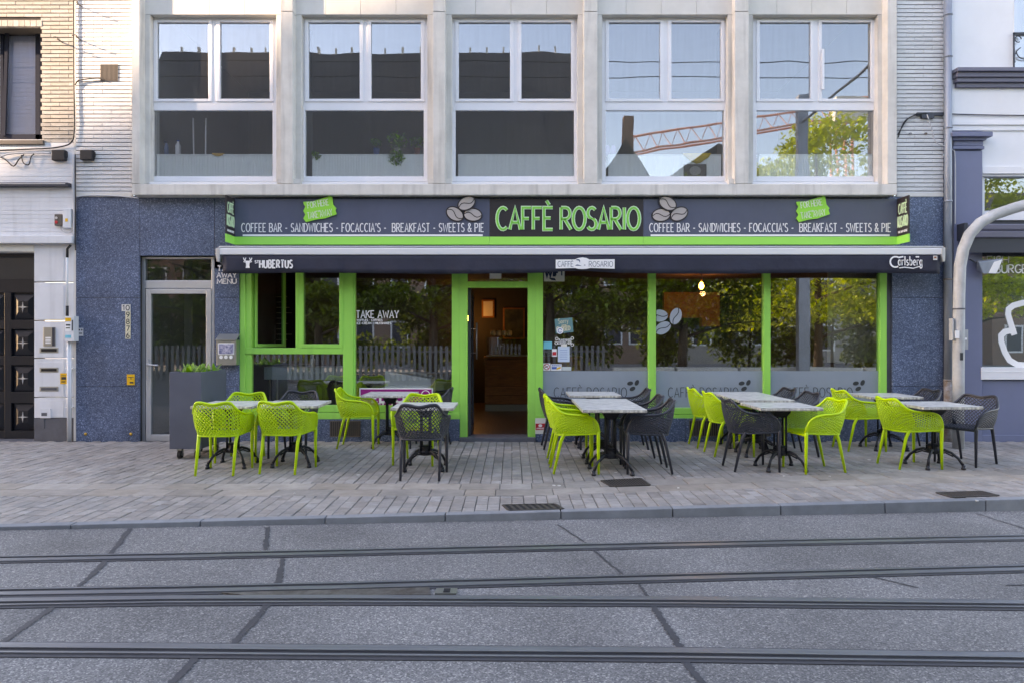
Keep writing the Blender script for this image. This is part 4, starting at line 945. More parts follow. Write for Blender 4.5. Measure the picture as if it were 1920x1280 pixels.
m = MB(); m.prism([pz(721.5,695,.16),pz(808,709.5,.16),(pz(808,0,.16)[0],.03),(pz(721.5,0,.16)[0],.03)],.16,.76); m.build('body', M_white, fz, bevel=.01)
m = MB(); m.prism([pz(741,690.5,.17),pz(812,702.5,.17),pz(812,706.5,.17),pz(741,695.5,.17)],.17,.75); m.build('lid', M_steel, fz)
m = MB(); m.ell(*pz(765,711,.16),.008,.008,.343,.16); m.ell(*pz(765,721,.16),.008,.008,.343,.16); m.build('screw', M_anth, fz)
# menu board, brick back wall, beam, poster
mbd = MB(); q0, q1 = W(512,651,1.6), W(556,505,1.6); mbd.box(q0[0],q1[0],1.6,1.63,q0[2],q1[2]); mo = mbd.build('menu_board', M_lacq, label='black chalk menu board inside the serving window', cat='menu board')
m = MB()
for k in range(9): m.px(518,556+k*10,518+random.uniform(16,32),557.6+k*10,1.594,.004)
m.build('chalk_lines', mat('chalk',(.25,.25,.24),.9), mo)
bw = MB(); q0, q1 = W(1245,612,5.0), W(1350,548,5.0); bwp = empty('brick_wall_panel', (q0[0],5.05,q0[2]), 'orange lit brick wall deep inside the cafe', 'brick wall')
xq = W(1316,0,5.0)[0]; zq = W(0,596,5.0)[2]; bw.prism([(q0[0],zq),(xq,zq),(xq,q0[2]),(q1[0],q0[2]),(q1[0],q1[2]),(q0[0],q1[2])],5.03,5.2); bw.build('backing', M_terr, bwp)
zz = q0[2]; r = 0
while zz < q1[2]-.03:
    xx = q0[0]-(.11 if r % 2 else 0)
    while xx < q1[0]:
        a2, b2 = max(xx,q0[0]), min(xx+.21,q1[0]); xx += .22
        if zz < zq: a2 = max(a2, xq)
        if b2-a2 > .03: m = MB(); m.box(a2,b2,5.0,5.05,zz,zz+.055); m.build('brick', M_cafebrick, bwp)
    zz += .066; r += 1
m = MB(); m.px(1552,505,1652,679,.6,.015); m.build('roller_blind', mat('beige_board',(.42,.38,.33),.7,var=.05), label='beige panel hanging inside the right shop window', cat='blind')
def bulb(px, py, Y, e, label):
    c = W(px,py,Y); root = empty('pendant_lamp', (c[0],c[1],c[2]), label, 'lamp')
    m = MB(); lathe(m,c[0],c[1],c[2]-.06,[(.012,0),(.045,.03),(.05,.07),(.03,.12),(.016,.14)]); m.build('bulb', emis('bulb_glow',(1,.42,.08),9), root, smooth=True)
    m = MB(); m.tube([(c[0],c[1],c[2]+.08),(c[0],c[1],2.75)],.006,6); m.build('cord', M_cable, root)
    m = MB(); lathe(m,c[0],c[1],c[2]+.08,[(.02,0),(.02,.05)]); m.build('socket', M_brass, root)
    l = bpy.data.lights.new('bulb_light','POINT'); l.energy = e; l.color = (1,.6,.25); l.shadow_soft_size = .05
    lo = bpy.data.objects.new('bulb_light', l); lo.location = (0,-.1,-.15); lo.parent = root; col.objects.link(lo)
bulb(1315,537,3.2,3.5,'lit amber pendant bulb inside the cafe window')
bulb(879.5,598,5.6,.7,'lit amber lamp behind the open door')
c = W(1190,518,1.6); sp = MB(); lathe(sp,c[0],1.6,2.735,[(.06,0),(.06,.014)]); so = sp.build('ceiling_spot', emis('spot_glow',(1,.6,.25),4), label='lit round ceiling spot inside the cafe', cat='lamp')
# two cafe tables inside, seen dimly
def cyl_table(px, Y, label):
    x = W(px,0,Y)[0]; root = empty('indoor_table', (x,Y,0), label, 'table', 'tables inside the cafe')
    m = MB(); m.box(x-.35,x+.35,Y-.35,Y+.35,.72,.75); m.build('tabletop', M_wood, root, bevel=.004)
    m = MB(); m.tube([(x,Y,.03),(x,Y,.72)],.03,8); m.build('column', M_iron, root)
    m = MB(); lathe(m,x,Y,0,[(.22,0),(.22,.015),(.03,.04)]); m.build('foot', M_iron, root)
cyl_table(1400,1.5,'wooden table inside behind the middle right window'); cyl_table(1130,2.2,'wooden table inside behind the notices window'); cyl_table(1500,2.6,'wooden table inside behind the right window')

# ------------------------------------------------------------------ left neighbour
nl = empty('neighbour_house', (-7.5,.2,0), 'white painted house with black carved door left of the cafe', 'building')
wx1 = W(76,0)[0]; xl = -10.2; xe = W(138.5,0)[0]
skip = (xl-1, wx1, W(0,270)[2], W(0,38)[2])
bl = brickwork(nl,None,None,xl,xe,-110,268,skip)
place_bricks(bl, M_yelbrick, nl, 0, 300)
z = lambda py,Y=0: W(0,py,Y)[2]
m = MB(); m.box(wx1+.051,xe,.016,.34,z(268),z(-110)); m.box(xl,wx1+.051,.061,.34,z(50),z(-110)); m.box(xl,wx1+.051,.016,.06,z(38),z(-110)); m.build('mortar_bed', M_mortar, nl)
for k in range(26):          # soldier course over the window
    x = wx1+.02-k*.085
    m = MB(); m.box(x-.078,x,-.004,.06,z(50),z(38.6)); m.build('lintel_brick', M_yelbrick, nl)
m = MB(); m.box(wx1-.004,wx1+.05,.051,.34,z(268),z(50)); m.build('window_reveal', M_yelbrick, nl)
m = MB(); Y = .26
for r in ((-90,50,-80,264),(0,50,6,264),(66,58,75,264),(6,50,75,62),(6,252,75,264),(-80,50,0,60),(-80,252,0,264)): m.px(*r,Y,.06)
M_anth_shade = mat('shaded_anthracite', (.018,.022,.034), .9, spec=.1)  # darkened, dulled anthracite stands in for shade on this window frame
nw = m.build('window', M_anth_shade, nl, bevel=.004)
m = MB(); m.prism([pz(12,64,.26),pz(18,64,.26),pz(12,256,.26),pz(6,256,.26)],.23,.26); m.build('tilted_sash', M_anth_shade, nw)
pane(6,60,76,255,nw,.29,M_glass_up); pane(-82,58,2,255,nw,.29,M_glass_up)
m = MB()
for k in range(24): m.px(-80,62+k*8,74,69.4+k*8,.33,.004)
m.px(-80,58,74,256,.336,.004)
m.build('roller_shutter', mat('shutter',(.62,.68,.85),.5), nw)
m = MB(); m.box(xl,wx1+.06,-.03,.3,z(272),z(264)); m.build('sill', M_brown, nl, bevel=.004)
zz = z(443); k = 0
while zz < z(276):
    m = MB(); h = min(.0615, z(272)-zz); m.box(xl,xe,random.uniform(-.003,.001),.1,zz+.0015,zz+h-.002); m.build('board', M_paint, nl, bevel=.004); zz += .0625
m = MB(); m.box(xl,xe,.004,.2,z(460),z(262)); m.build('wall', M_paint, nl)
m = MB(); m.box(xl,xe+.03,-.10,.1,z(458),z(444)); m.build('cornice', M_paint, nl, bevel=.006)
m = MB(); m.box(xl,W(64,0)[0],-.01,.2,z(472),z(460)); m.build('lintel', M_offwhite, nl)
# pilaster with shallow panels
pl0, pl1 = W(64,0)[0], W(138,0)[0]
for y0, y1 in ((460,529),(530,601),(602,671),(672,744),(745,783)):
    m = MB(); m.box(pl0,pl1,.0,.15,z(y1-.6),z(y0+.2)); pn = m.build('pilaster_block', M_paint, nl, bevel=.004)
    m = MB(); m.box(pl0+.06,pl1-.14,-.006,.0,z(y1-1.5),z(y0+6)); m.build('raised_panel', M_paint, pn, bevel=.003)
m = MB(); m.box(pl0,pl1,.002,.15,z(828),z(783)); m.box(pl0,pl0+.15,-.004,.002,z(802),z(783)); m.build('plinth', M_slate, nl)
m = MB(); m.box(pl1,W(142,0)[0],.0,.2,0,z(-110)); m.build('gap_strip', M_stone2, nl)
# door with star panels
YP = .22
m = MB(); m.px(-60,470,64,828,YP+.05,.06)
for r in ((-60,826,64,838),): pass
m.px(-60,475,64,482,YP-.02,.08); m.px(-60,523,64,549,YP,.08); m.px(8,549,21,820,YP,.08); m.px(-60,600,64,617,YP+.001,.08); m.px(-60,667,64,684,YP+.001,.08); m.px(-60,734,64,755,YP+.001,.08); m.px(-60,807,64,830,YP+.001,.08); m.px(64,470,68,830,YP-.05,.2)
nd = m.build('door', M_lacq, nl, bevel=.004)
m = MB(); m.px(-60,482,64,523,YP+.03,.006); m.build('fanlight', M_glass_dr, nd)
m = MB(); m.px(-60,480,64,525,YP+.2,.01); m.build('fanlight_blind', M_room, nd)
for cx0, cx1 in ((22,64),(-34,7)):
    for y0, y1, sy in ((551,600,576),(617,667,643),(684,734,709),(755,806,781)):
        a, b = W(cx0,y1,YP), W(cx1,y0,YP); m = MB(); mx_, mz_ = (a[0]+b[0])/2, (a[2]+b[2])/2; dx, dz = (b[0]-a[0])*.22, (b[2]-a[2])*.22
        m.add([(a[0],YP+.04,a[2]),(b[0],YP+.04,a[2]),(b[0],YP+.04,b[2]),(a[0],YP+.04,b[2]),(mx_-dx,YP+.0,mz_-dz),(mx_+dx,YP+.0,mz_-dz),(mx_+dx,YP+.0,mz_+dz),(mx_-dx,YP+.0,mz_+dz)],[(0,1,5,4),(1,2,6,5),(2,3,7,6),(3,0,4,7),(4,5,6,7)])
        pp = m.build('star_panel', M_lacq, nd)
        c = W((cx0+cx1)/2,sy,YP-.006); q = []
        for k in range(8):
            rr = .082 if k % 2 == 0 else .016; q.append((c[0]+rr*math.sin(k*math.pi/4),c[2]+rr*math.cos(k*math.pi/4)))
        m = MB(); m.prism(q,YP-.014,YP-.002); m.build('star', M_alu, pp)
m = MB(); m.px(-60,826.5,66,838,-.05,.3); m.build('doorstep', M_slate, nl, bevel=.005)
# things on the neighbour's pilaster
ic = empty('intercom', (W(92,0)[0],-.02,z(648)), 'steel intercom panel with buttons beside the black door', 'intercom')
m = MB(); m.px(81,613.5,103,649,-.02,.019); m.build('panel', M_steel, ic, bevel=.003)
m = MB(); m.px(97.5,614,102.5,648.5,-.024,.004); m.build('side_strip', M_anth, ic)
for k in range(3): m = MB(); m.px(85,632+k*4.5,95,635+k*4.5,-.024,.004); m.build('name_plate', M_white, ic)
for (y0,y1,lb2) in ((651.5,661,'top letter slot with a paper sticking out'),(688.5,697.5,'middle dark letter slot'),(724,733,'bottom grey letter slot')):
    ls = MB(); ls.px(74,y0,109,y1,-.012,.011); lo = ls.build('letter_slot', M_steel, bevel=.003, label=lb2+' in the white pilaster', cat='letter slot', group='letter slots in the pilaster')
    m = MB(); m.px(77,y0+2,106,y1-2,-.015,.003); m.build('flap', M_dark if y0 != 724 else M_slate, lo)
plate('warning_sticker',113,699,126,719,M_yellow,'yellow sticker on the white pilaster beside the pipe','sticker',Y=-.008,lines=[(115,703,123,704),(115,706,124,711),(115,714,122,716)])
bx = MB(); bx.px(75,766,94.5,783,-.02,.019); bo = bx.build('junction_box', M_paint, bevel=.003, label='small white box low on the pilaster', cat='box'); m = MB(); m.px(77.5,773,88,779,-.022,.002); m.build('print', M_slate, bo)
mb_ = empty('meter_box', (W(130,0)[0],-.1,z(640)), 'grey meter box with stickers on the pipe', 'meter box')
m = MB(); m.px(121,593,138.5,640,-.12,.119); m.build('case', M_paint, mb_, bevel=.006)
for r, mm in (((122,596,133,602.5),M_yellow),((122,605,133,621),M_white),((122,628,133,633.5),M_cyan)):
    m = MB(); m.px(*r,-.1225,.002); m.build('sticker', mm, mb_)
m = MB(); m.px(123.5,608,131.5,611,-.125,.002); m.px(123.5,614,131,616,-.125,.002); m.px(134.5,600,136.5,620,-.125,.004); m.build('print', M_ink, mb_)
pi = empty('wall_pipe', (W(129.5,0)[0],-.04,0), 'white conduit pipe running down the white pilaster', 'pipe')
x = W(129,0,-.04)[0]; m = MB(); m.tube([(x,-.045,.0),(x,-.045,z(640))],.021,10); m.tube([(x+.03,-.045,.0),(x+.03,-.045,z(640))],.013,8); m.build('lower_pipe', M_paint, pi, smooth=True)
m = MB(); m.tube([(x-.02,-.045,z(575)),(x-.02,-.045,z(480))],.015,8); m.build('upper_pipe', M_paint, pi, smooth=True)
m = MB(); m.tube([(x-.02,-.045,z(593)),(x-.02,-.045,z(574))],.02,8); m.tube([(x-.02,-.045,z(484)),(x-.018,-.045,z(468)),(x+.03,-.045,z(461))],.018,8); m.build('sleeve', M_cable, pi, smooth=True)
for py in (690,762): m = MB(); m.box(x-.05,x+.06,-.05,-.0,z(py+1),z(py-1)); m.build('clamp', M_white, pi)
# wall boxes, awning rail and cables
for x0,y0,x1,y1,lb2 in ((96,281,121,301,'black cable box on the white boards of the left house'),(149,281,173,300,'black cable box on the white brick strip')):
    b_ = MB(); b_.px(x0,y0,x1,y1,-.07,.069); bo = b_.build('cable_box', M_cable, bevel=.012, label=lb2, cat='cable box'); m = MB(); m.px(x1-.5,y0+3,x1+3,y1-6,-.055,.04); m.build('gland', M_cable, bo)
tr_ = MB(); tr_.px(-60,342.5,127,350,-.09,.088); to = tr_.build('awning_rail', M_anth, bevel=.004, label='dark horizontal awning rail on the white boards', cat='rail'); m = MB(); m.px(-60,344,122,345.6,-.093,.004); m.build('edge_strip', M_alu, to)
b_ = MB(); b_.px(117,391,132.5,428,-.06,.058); bo = b_.build('control_box', M_paint, bevel=.012, label='rounded grey control box under the boards', cat='box'); m = MB(); m.px(122,410,127,416,-.062,.003); m.build('warning_mark', M_yellow, bo)
b_ = MB(); b_.px(102,402,115.5,423.5,-.05,.048); bo = b_.build('key_switch', M_brown, bevel=.004, label='small key switch with red button beside the control box', cat='switch')
c = W(105.7,417,-.05); m = MB(); m.ell(c[0],c[2],.022,.022,-.058,-.05); m.build('red_button', M_red, bo); c = W(105.7,409,-.05); m = MB(); m.ell(c[0],c[2],.018,.018,-.056,-.05); m.build('grey_button', M_alu, bo)
def cable(pts, r, mm, label, Y=-.03):
    P = [Vector(W(x,y,Y)) for x,y in pts]; Q = []
    for i in range(len(P)-1):
        p0, p1, p2, p3 = P[max(i-1,0)], P[i], P[i+1], P[min(i+2,len(P)-1)]
        for k in range(6):
            t = k/6; Q.append(.5*((2*p1)+(p2-p0)*t+(2*p0-5*p1+4*p2-p3)*t*t+(3*p1-p0-3*p2+p3)*t**3))
    Q.append(P[-1]); m = MB(); m.tube(Q, r, 6); return m.build('wall_cable', mm, smooth=True, label=label, cat='cable')
cable([(138,-40),(138,80),(138.5,160),(139.5,240),(133,268),(105,277),(60,280),(-20,283)],.011,M_cable,'thick black cable bending left under the buff bricks')
cable([(139,290),(138,340),(139.5,400),(138,456)],.018,M_cablew,'bundle of grey cables down the joint between the houses',-.04)
cable([(141,290),(141.5,360),(141,430),(141.5,470)],.008,M_cable,'thin black cable down the joint between the houses',-.05)
cable([(141,160),(146,152),(160,149),(185,147),(196,151)],.010,M_cable,'black cable curving to the square wall vent')
cable([(142,370),(170,367),(215,368),(260,372)],.009,M_cablew,'grey cable along the top edge of the granite')
cable([(-20,284),(10,300),(25,312),(35,300),(45,290)],.009,M_cable,'black cable loop hanging at the left edge',-.04)
cable([(0,295),(20,289),(60,287),(95,288)],.012,M_cablew,'grey cable clamp rail under the window sill',-.04)
cable([(40,291),(44,306),(54,309),(58,295),(64,289)],.008,M_cable,'small black cable loop beside the cable box',-.05)
cable([(112,424),(118,434),(130,437),(138,431)],.007,M_cablew,'white wire from the control box to the corner',-.03)
vt = MB(); vt.px(188,121,221,152,-.004,.012); vo_ = vt.build('wall_vent', M_dark, label='square brown vent in the white brick strip', cat='vent')
for k in range(14): m = MB(); m.px(188+k*2.4,121,189.3+k*2.4,152,-.01,.008); m.build('slat', M_brown, vo_)
for px, py, lb2 in ((153,13,'upper wall hook on the white bricks'),(152,76,'lower wall hook on the white bricks'),(117,80,'wall hook on the buff bricks')):
    c = W(px,py,0); m = MB(); m.tube([(c[0],.01,c[2]),(c[0]+.005,-.13,c[2]-.002)],.009,6); h_ = m.build('wall_hook', M_brown, smooth=True, label=lb2, cat='hook')
    m = MB(); m.tube([(c[0]+.005+.03*math.sin(R(a)),-.13-.03*(1-math.cos(R(a))),c[2]) for a in range(0,300,30)],.007,6); m.build('eye', M_brown, h_, smooth=True)

# ------------------------------------------------------------------ right neighbour
nr_ = empty('neighbour_shop', (8,.2,0), 'white and blue-grey shop building right of the cafe', 'building')
x0, x1 = W(1784,0)[0], 10.6
m = MB(); m.box(x0,x1,0,.3,z(245),z(-110)); m.box(W(1842,0)[0],x1,.02,.3,z(330),z(245)); m.build('upper_wall', M_stucco, nr_)
m = MB(); xw = W(1900,0)[0]; m.box(xw,xw+1.6,-.004,.002,z(132),z(-110)); m.build('upper_window_reveal', M_pvc, nr_)
m = MB(); m.px(1902,-110,2100,131,-.01,.005); m.build('pane', M_glass_up, nr_)
m = MB(); m.px(1901,61,2100,64,-.05,.02); m.px(1901,129,2100,131.5,-.05,.02); m.px(1901,61,1903,131,-.05,.02)
rl = m.build('window_railing', M_anth, nr_)
for cx, cy, rr, a0, a1 in ((1909,74,.045,0,300),(1925,110,.18,120,200),(1921,96,.12,180,290)):
    c = W(cx,cy,-.04); m = MB(); m.tube([(c[0]+rr*math.cos(R(a0+(a1-a0)*k/12)),-.04,c[2]+rr*math.sin(R(a0+(a1-a0)*k/12))) for k in range(13)],.008,6); m.build('scroll', M_anth, rl)
m = MB()
for y0,y1,d in ((134,141,.16),(141,150,.12),(150,158,.09),(158,166,.05)): m.box(x0-.01+(.16-d)*.5,x1,-d,.0,z(y1),z(y0))
m.build('cornice', M_trim, nr_, bevel=.006)
m = MB(); m.box(x0,x1,-.02,.0,z(235),z(229)); m.build('string_course', M_stucco, nr_)
m = MB(); m.px(1789,283,1842,828,-.04,.3); m.build('pilaster', M_bluegrey, nr_, bevel=.004)
m = MB(); m.px(1787,274,1846,280,-.07,.3); m.px(1789,263,1844,274,-.05,.3); m.px(1787,256,1850,263,-.09,.3); m.px(1786,247,1862,256,-.14,.34); m.build('capital', M_bluegrey, nr_, bevel=.008)
m = MB(); m.px(1842,312,2150,326,-.01,.2); m.build('lintel', M_stucco, nr_, bevel=.004)
m = MB()
for r in ((1842,326,2150,331),(1842,396,2150,413),(1842,331,1846,396)): m.px(*r,.06,.06)
nw2 = m.build('transom_window', M_pvc, nr_); pane(1845,330,2150,397,nw2,.1,M_glass_up)
m = MB(); m.px(1842,413,2150,480,.09,.15); m.build('fascia', M_anth, nr_)
m = MB(); m.px(1842,712,2150,828,.0,.3); m.px(1842,815,2150,828,-.03,.04); m.build('stall_riser', M_bluegrey, nr_, bevel=.004)
m = MB(); m.px(1840,688,2150,711,-.05,.3); m.px(1840,696,2150,697.5,-.055,.01); m.build('sill', M_pvc, nr_, bevel=.004)
m = MB(); m.px(1842,480,2150,688,.06,.006); pn = m.build('shop_pane', M_glass_sh, nr_)
YQ = .056
m = MB(); text_px(m,'FISH',1851,481,1891,494,YQ,.012,sp=.14); text_px(m,'BURGER',1866,497,1938,512,YQ,.016,sp=.16); m.build('lettering', M_white, pn)
m = MB()
for hp in ([(1960,566),(1918,568),(1900,573),(1891,580),(1890,590),(1895,606),(1902,628)],[(1904,622),(1893,620),(1884,622),(1877,629),(1877,640),(1884,660),(1893,675),(1907,683),(1925,684),(1960,684)]):
    m.stroke([pz(px,py,YQ) for px,py in hp],.085,YQ-.003-.0004*(hp[0][0]<1950),YQ)
m.build('hand_outline', M_white, pn)
m = MB(); m.box(x0,x1,1.2,1.3,0,z(300)); m.box(x0,x0+.1,.3,1.2,0,z(300)); m.box(x1-.1,x1,.3,1.2,0,z(300)); m.build('inner_wall', mat('dim_teal_wall',(.10,.14,.15),.8), nr_)
m = MB(); m.box(x0,x1,.3,1.3,z(300),z(292)); m.box(x0,x1,.3,1.3,z(420),z(413)); m.build('inner_ceiling', M_roomd, nr_)
ra = empty('neighbour_awning', (W(1865,0)[0],-.1,z(447)), 'rolled purple-grey awning box over the right shop window', 'awning')
m = MB(); m.px(1815,420,2150,432,-.2,.28); m.build('cassette', M_trim, ra, bevel=.02)
m = MB(); m.px(1817,433,2150,446,-.22,.2); m.build('front_bar', M_trim, ra, bevel=.012)
m = MB(); m.px(1808,418,1815,449,-.21,.3); m.build('end_cap', M_anth, ra, bevel=.006)
m = MB(); m.px(1818,446,2150,474,-.19,.006); m.build('valance', M_anth, ra)
fl_ = empty('floodlight', (W(1857,0)[0],-.1,z(515)), 'grey floodlight above the right shop window', 'lamp')
c = W(1856,498,-.2); m = MB(); m.add([(c[0]-.17,-.2,c[2]+.05),(c[0]-.1,-.2,c[2]-.12),(c[0]+.1,-.2,c[2]-.13),(c[0]+.2,-.2,c[2]+.1),(c[0]-.12,-.08,c[2]+.09),(c[0]-.12,-.08,c[2]-.06),(c[0]+.08,-.08,c[2]-.06),(c[0]+.16,-.08,c[2]+.1)],[(0,1,2,3),(4,7,6,5),(0,4,5,1),(1,5,6,2),(2,6,7,3),(3,7,4,0)]); m.build('housing', M_zinc, fl_, bevel=.012)
m = MB(); m.prism([(c[0]-.02,c[2]-.11),(c[0]+.09,c[2]-.115),(c[0]+.18,c[2]+.085),(c[0]+.06,c[2]+.05)],-.205,-.199); m.build('glass', M_white, fl_)
m = MB(); m.tube([(c[0]-.14,-.12,c[2]+.04),(c[0]-.19,-.06,c[2]+.1),(c[0]-.19,-.02,c[2]+.1)],.012,6); m.build('bracket', M_anth, fl_)
dp = empty('downpipe', (W(1777,0)[0],-.06,0), 'zinc downpipe between the cafe and the right shop, rusty at the foot', 'downpipe')
xd = W(1777,0,-.06)[0]
m = MB(); m.tube([(xd,-.065,z(712)),(xd,-.065,z(-110))],.052,12); m.build('upper_pipe', M_zinc, dp, smooth=True)
m = MB(); m.tube([(xd,-.065,.0),(xd,-.065,z(712))],.056,12); m.build('lower_pipe', M_rust, dp, smooth=True)
for py in (32,110,243,380,525,712): m = MB(); m.tube([(xd,-.065,z(py+1.6)),(xd,-.065,z(py-1.6))],.06,12); m.build('collar', M_zinc if py < 500 else M_rust, dp, smooth=True)
cable([(1684,258),(1695,230),(1712,218),(1735,214),(1770,214),(1850,216),(1930,217)],.008,M_cable,'thin cables strung from the white bricks across the downpipe',-.02)
cable([(1684,252),(1700,226),(1716,216),(1738,213)],.008,M_cable,'second black cable looping to the bracket on the bricks',-.035)
cable([(1738,215),(1748,245),(1756,268),(1784,280),(1791,300),(1791,420)],.008,M_cablew,'grey cable running down beside the blue pilaster',-.08)
b_ = MB(); b_.px(1720,211,1770,217,-.03,.03); b_.px(1729,215,1752,222,-.04,.04); b_.build('cable_bracket', M_anth, label='dark cable bracket on the white brick strip at the right', cat='bracket')
for px, lb2 in ((1707,'left rusty bolt in the right brick strip'),(1736,'right rusty bolt in the right brick strip')):
    c = W(px,251,-.01); m = MB(); m.ell(c[0],c[2],.022,.016,-.015,.0); m.build('rusty_bolt', M_rust, label=lb2, cat='bolt', group='rusty bolts')
# bent pole
po = empty('bent_pole', (6.14,-.69,0), 'grey bent steel pole arching out of the picture at the right', 'pole')
pts = [(1797,836),(1797,700),(1798,560),(1800,500),(1806,468),(1818,440),(1838,418),(1865,403),(1900,391),(1960,374),(2060,352)]
P = [Vector(W(px,py,-.69)) for px,py in pts]; P[0].z = 0
m = MB(); m.tube(P,.074,16); m.build('tube', M_pole, po, smooth=True)
c = W(1797,560,-.69); m = MB(); m.tube([Vector(W(1798,581,-.69)),Vector(W(1798,578,-.69))],.077,16); m.build('seam', M_slate, po)
m = MB(); m.px(1805,618,1815.5,655,-.74,.08); m.build('fuse_plate', M_pole, po, bevel=.003)
m = MB(); m.px(1786,597,1789,638,-.74,.08); m.build('side_plate', M_pole, po, bevel=.002)
m = MB(); m.px(1791,620,1799,634,-.772,.008); m.px(1809.5,633,1813,637,-.744,.004); m.build('sticker', M_white, po)
m = MB(); m.px(1800.5,661,1806,675,-.768,.008); m.build('small_sticker', M_ink, po)
# planter
YPl = -DC+8.76
a, b = W(317.5,841,YPl), W(377,697,YPl)
pt = empty('wheeled_planter', ((a[0]+b[0])/2,YPl+.38,0), 'tall grey planter box on castors with green leaves', 'planter')
m = MB(); zb, zt = a[2], b[2]; X0, X1, Y0, Y1 = a[0], b[0], YPl, YPl+.78; t = .018
for bx_ in ((X0,X1,Y0,Y0+t),(X0,X1,Y1-t,Y1),(X0,X0+t,Y0+t,Y1-t),(X1-t,X1,Y0+t,Y1-t)): m.box(*bx_,zb,zt)
m.box(X0+t,X1-t,Y0+t,Y1-t,zb+.002,zb+.03); m.build('box', M_planter, pt, bevel=.004)
m = MB(); m.box(X0+t,X1-t,Y0+t,Y1-t,zt-.1,zt-.05); m.build('soil', M_bark, pt)
for cx in (X0+.09,X1-.09):
    for cy in (Y0+.1,Y1-.12):
        m = MB(); m.tube([(cx-.02,cy,.052),(cx+.02,cy,.052)],.05,14); w_ = m.build('castor', M_rubber, pt, smooth=False)
        m = MB(); m.box(cx-.03,cx+.03,cy-.03,cy+.03,.104,zb); m.tube([(cx-.034,cy,.052),(cx+.034,cy,.052)],.018,8); m.box(cx-.034,cx-.026,cy-.015,cy+.015,.05,.11); m.box(cx+.026,cx+.034,cy-.015,cy+.015,.05,.11); m.build('fork', M_steel, w_)
for k in range(80):
    px_ = random.uniform(X0+.05,X1-.05); py_ = random.uniform(Y0+.06,Y1-.05); an = random.uniform(0,6.28); L = random.uniform(.15,.27); wv = random.uniform(.018,.036); lean = random.uniform(.15,.9)
    d = Vector((math.cos(an)*math.sin(lean),math.sin(an)*math.sin(lean),math.cos(lean))); s = Vector((-math.sin(an),math.cos(an),0)); p = Vector((px_,py_,zt-.08)); V = []
    for i in range(5):
        q = i/4; w2 = wv*math.sin(math.pi*(.12+.88*q))**.8*(1-q**6); c = p+d*L*q+Vector((0,0,-.05*q*q)); V += [c-s*w2+Vector((0,0,.012*math.sin(q*3))), c, c+s*w2+Vector((0,0,.012*math.sin(q*3)))]
    m = MB(); m.add(V,[(3*i+j,3*i+j+1,3*i+j+4,3*i+j+3) for i in range(4) for j in (0,1)]); m.build('leaf', M_leaf, pt, smooth=True)

# ------------------------------------------------------------------ chairs
KB = [(0,(0,.205,.43)),(.2,(.105,.20,.43)),(.36,(.195,.165,.432)),(.5,(.226,.08,.435)),(.75,(.237,-.1,.442)),(1,(.236,-.255,.45))]
KT = [(0,(0,.285,.785)),(.16,(.12,.275,.805)),(.26,(.182,.262,.802)),(.33,(.212,.235,.765)),(.42,(.248,.18,.705)),(.52,(.282,.09,.668)),(.72,(.286,-.09,.652)),(.86,(.278,-.19,.622)),(.95,(.26,-.245,.555)),(1,(.243,-.268,.465))]
def cr(K, s):
    for i in range(len(K)-1):
        if s <= K[i+1][0]+1e-9: break
    p1, p2 = Vector(K[i][1]), Vector(K[i+1][1])
    if i > 0: p0 = Vector(K[i-1][1])
    else: p0 = Vector((-K[1][1][0],K[1][1][1],K[1][1][2]))
    p3 = Vector(K[min(i+2,len(K)-1)][1]); t = (s-K[i][0])/(K[i+1][0]-K[i][0])
    return .5*((2*p1)+(p2-p0)*t+(2*p0-5*p1+4*p2-p3)*t*t+(3*p1-p0-3*p2+p3)*t**3)
def shell(s, v):
    sg_ = -1 if s < 0 else 1; s = min(abs(s),1)
    p = cr(KB,s).lerp(cr(KT,s), v)
    out = Vector((p.x, p.y+.05, 0)); out = out.normalized() if out.length > 1e-5 else Vector((0,1,0))
    p += out*.018*math.sin(math.pi*v)*(1-.3*s)
    p.x *= sg_
    return p
def bar(mb, a, b, n, w, t):
    d = (b-a)
    if d.length < 1e-5: return
    w = min(w, d.length*.33)
    d.normalize(); s = d.cross(n).normalized()*w/2; u = n*t/2; e = d*w*.25
    a, b = a-e, b+e
    mb.add([a+s+u,a-s+u,a-s-u,a+s-u,b+s+u,b-s+u,b-s-u,b+s-u],[(0,4,5,1),(1,5,6,2),(2,6,7,3),(3,7,4,0)])
def lattice(fn, nu, nv, w, t, u0=-1, u1=1):
    mb = MB()
    def P(i, j): return fn(u0+(u1-u0)*i/nu, j/nv)
    for j in range(nv):
        for i in range(nu):
            pq = ((i,j),(i+1,j+1)) if (i+j) % 2 == 0 else ((i+1,j),(i,j+1))
            a, b = P(*pq[0]), P(*pq[1])
            e = .004
            uu = u0+(u1-u0)*(i+.5)/nu; vv = (j+.5)/nv
            n = (fn(min(uu+e,u1),vv)-fn(max(uu-e,u0),vv)).cross(fn(uu,min(vv+e,1))-fn(uu,max(vv-e,0)))
            if n.length > 1e-12: bar(mb, a, b, n.normalized(), w, t)
    return mb
def seat_fn(u, v):      # u across, v front to back
    y = -.262+v*.45; hw = .236 if v < .6 else .236-.10*((v-.6)/.4)**2
    return Vector((u*hw, y, .447-.016*(1-u*u)*math.sin(math.pi*min(v*1.15,1))-.012*v-(.02*(1-v/.12)**2 if v < .12 else 0)))
def rim_pts(K, n=48): 
    out = []
    for i in range(-n, n+1):
        s = i/n; p = cr(K,abs(s)); p = Vector((p.x*(-1 if s < 0 else 1),p.y,p.z)); out.append(p)
    return out
me_back = lattice(shell, 64, 17, .0090, .007)
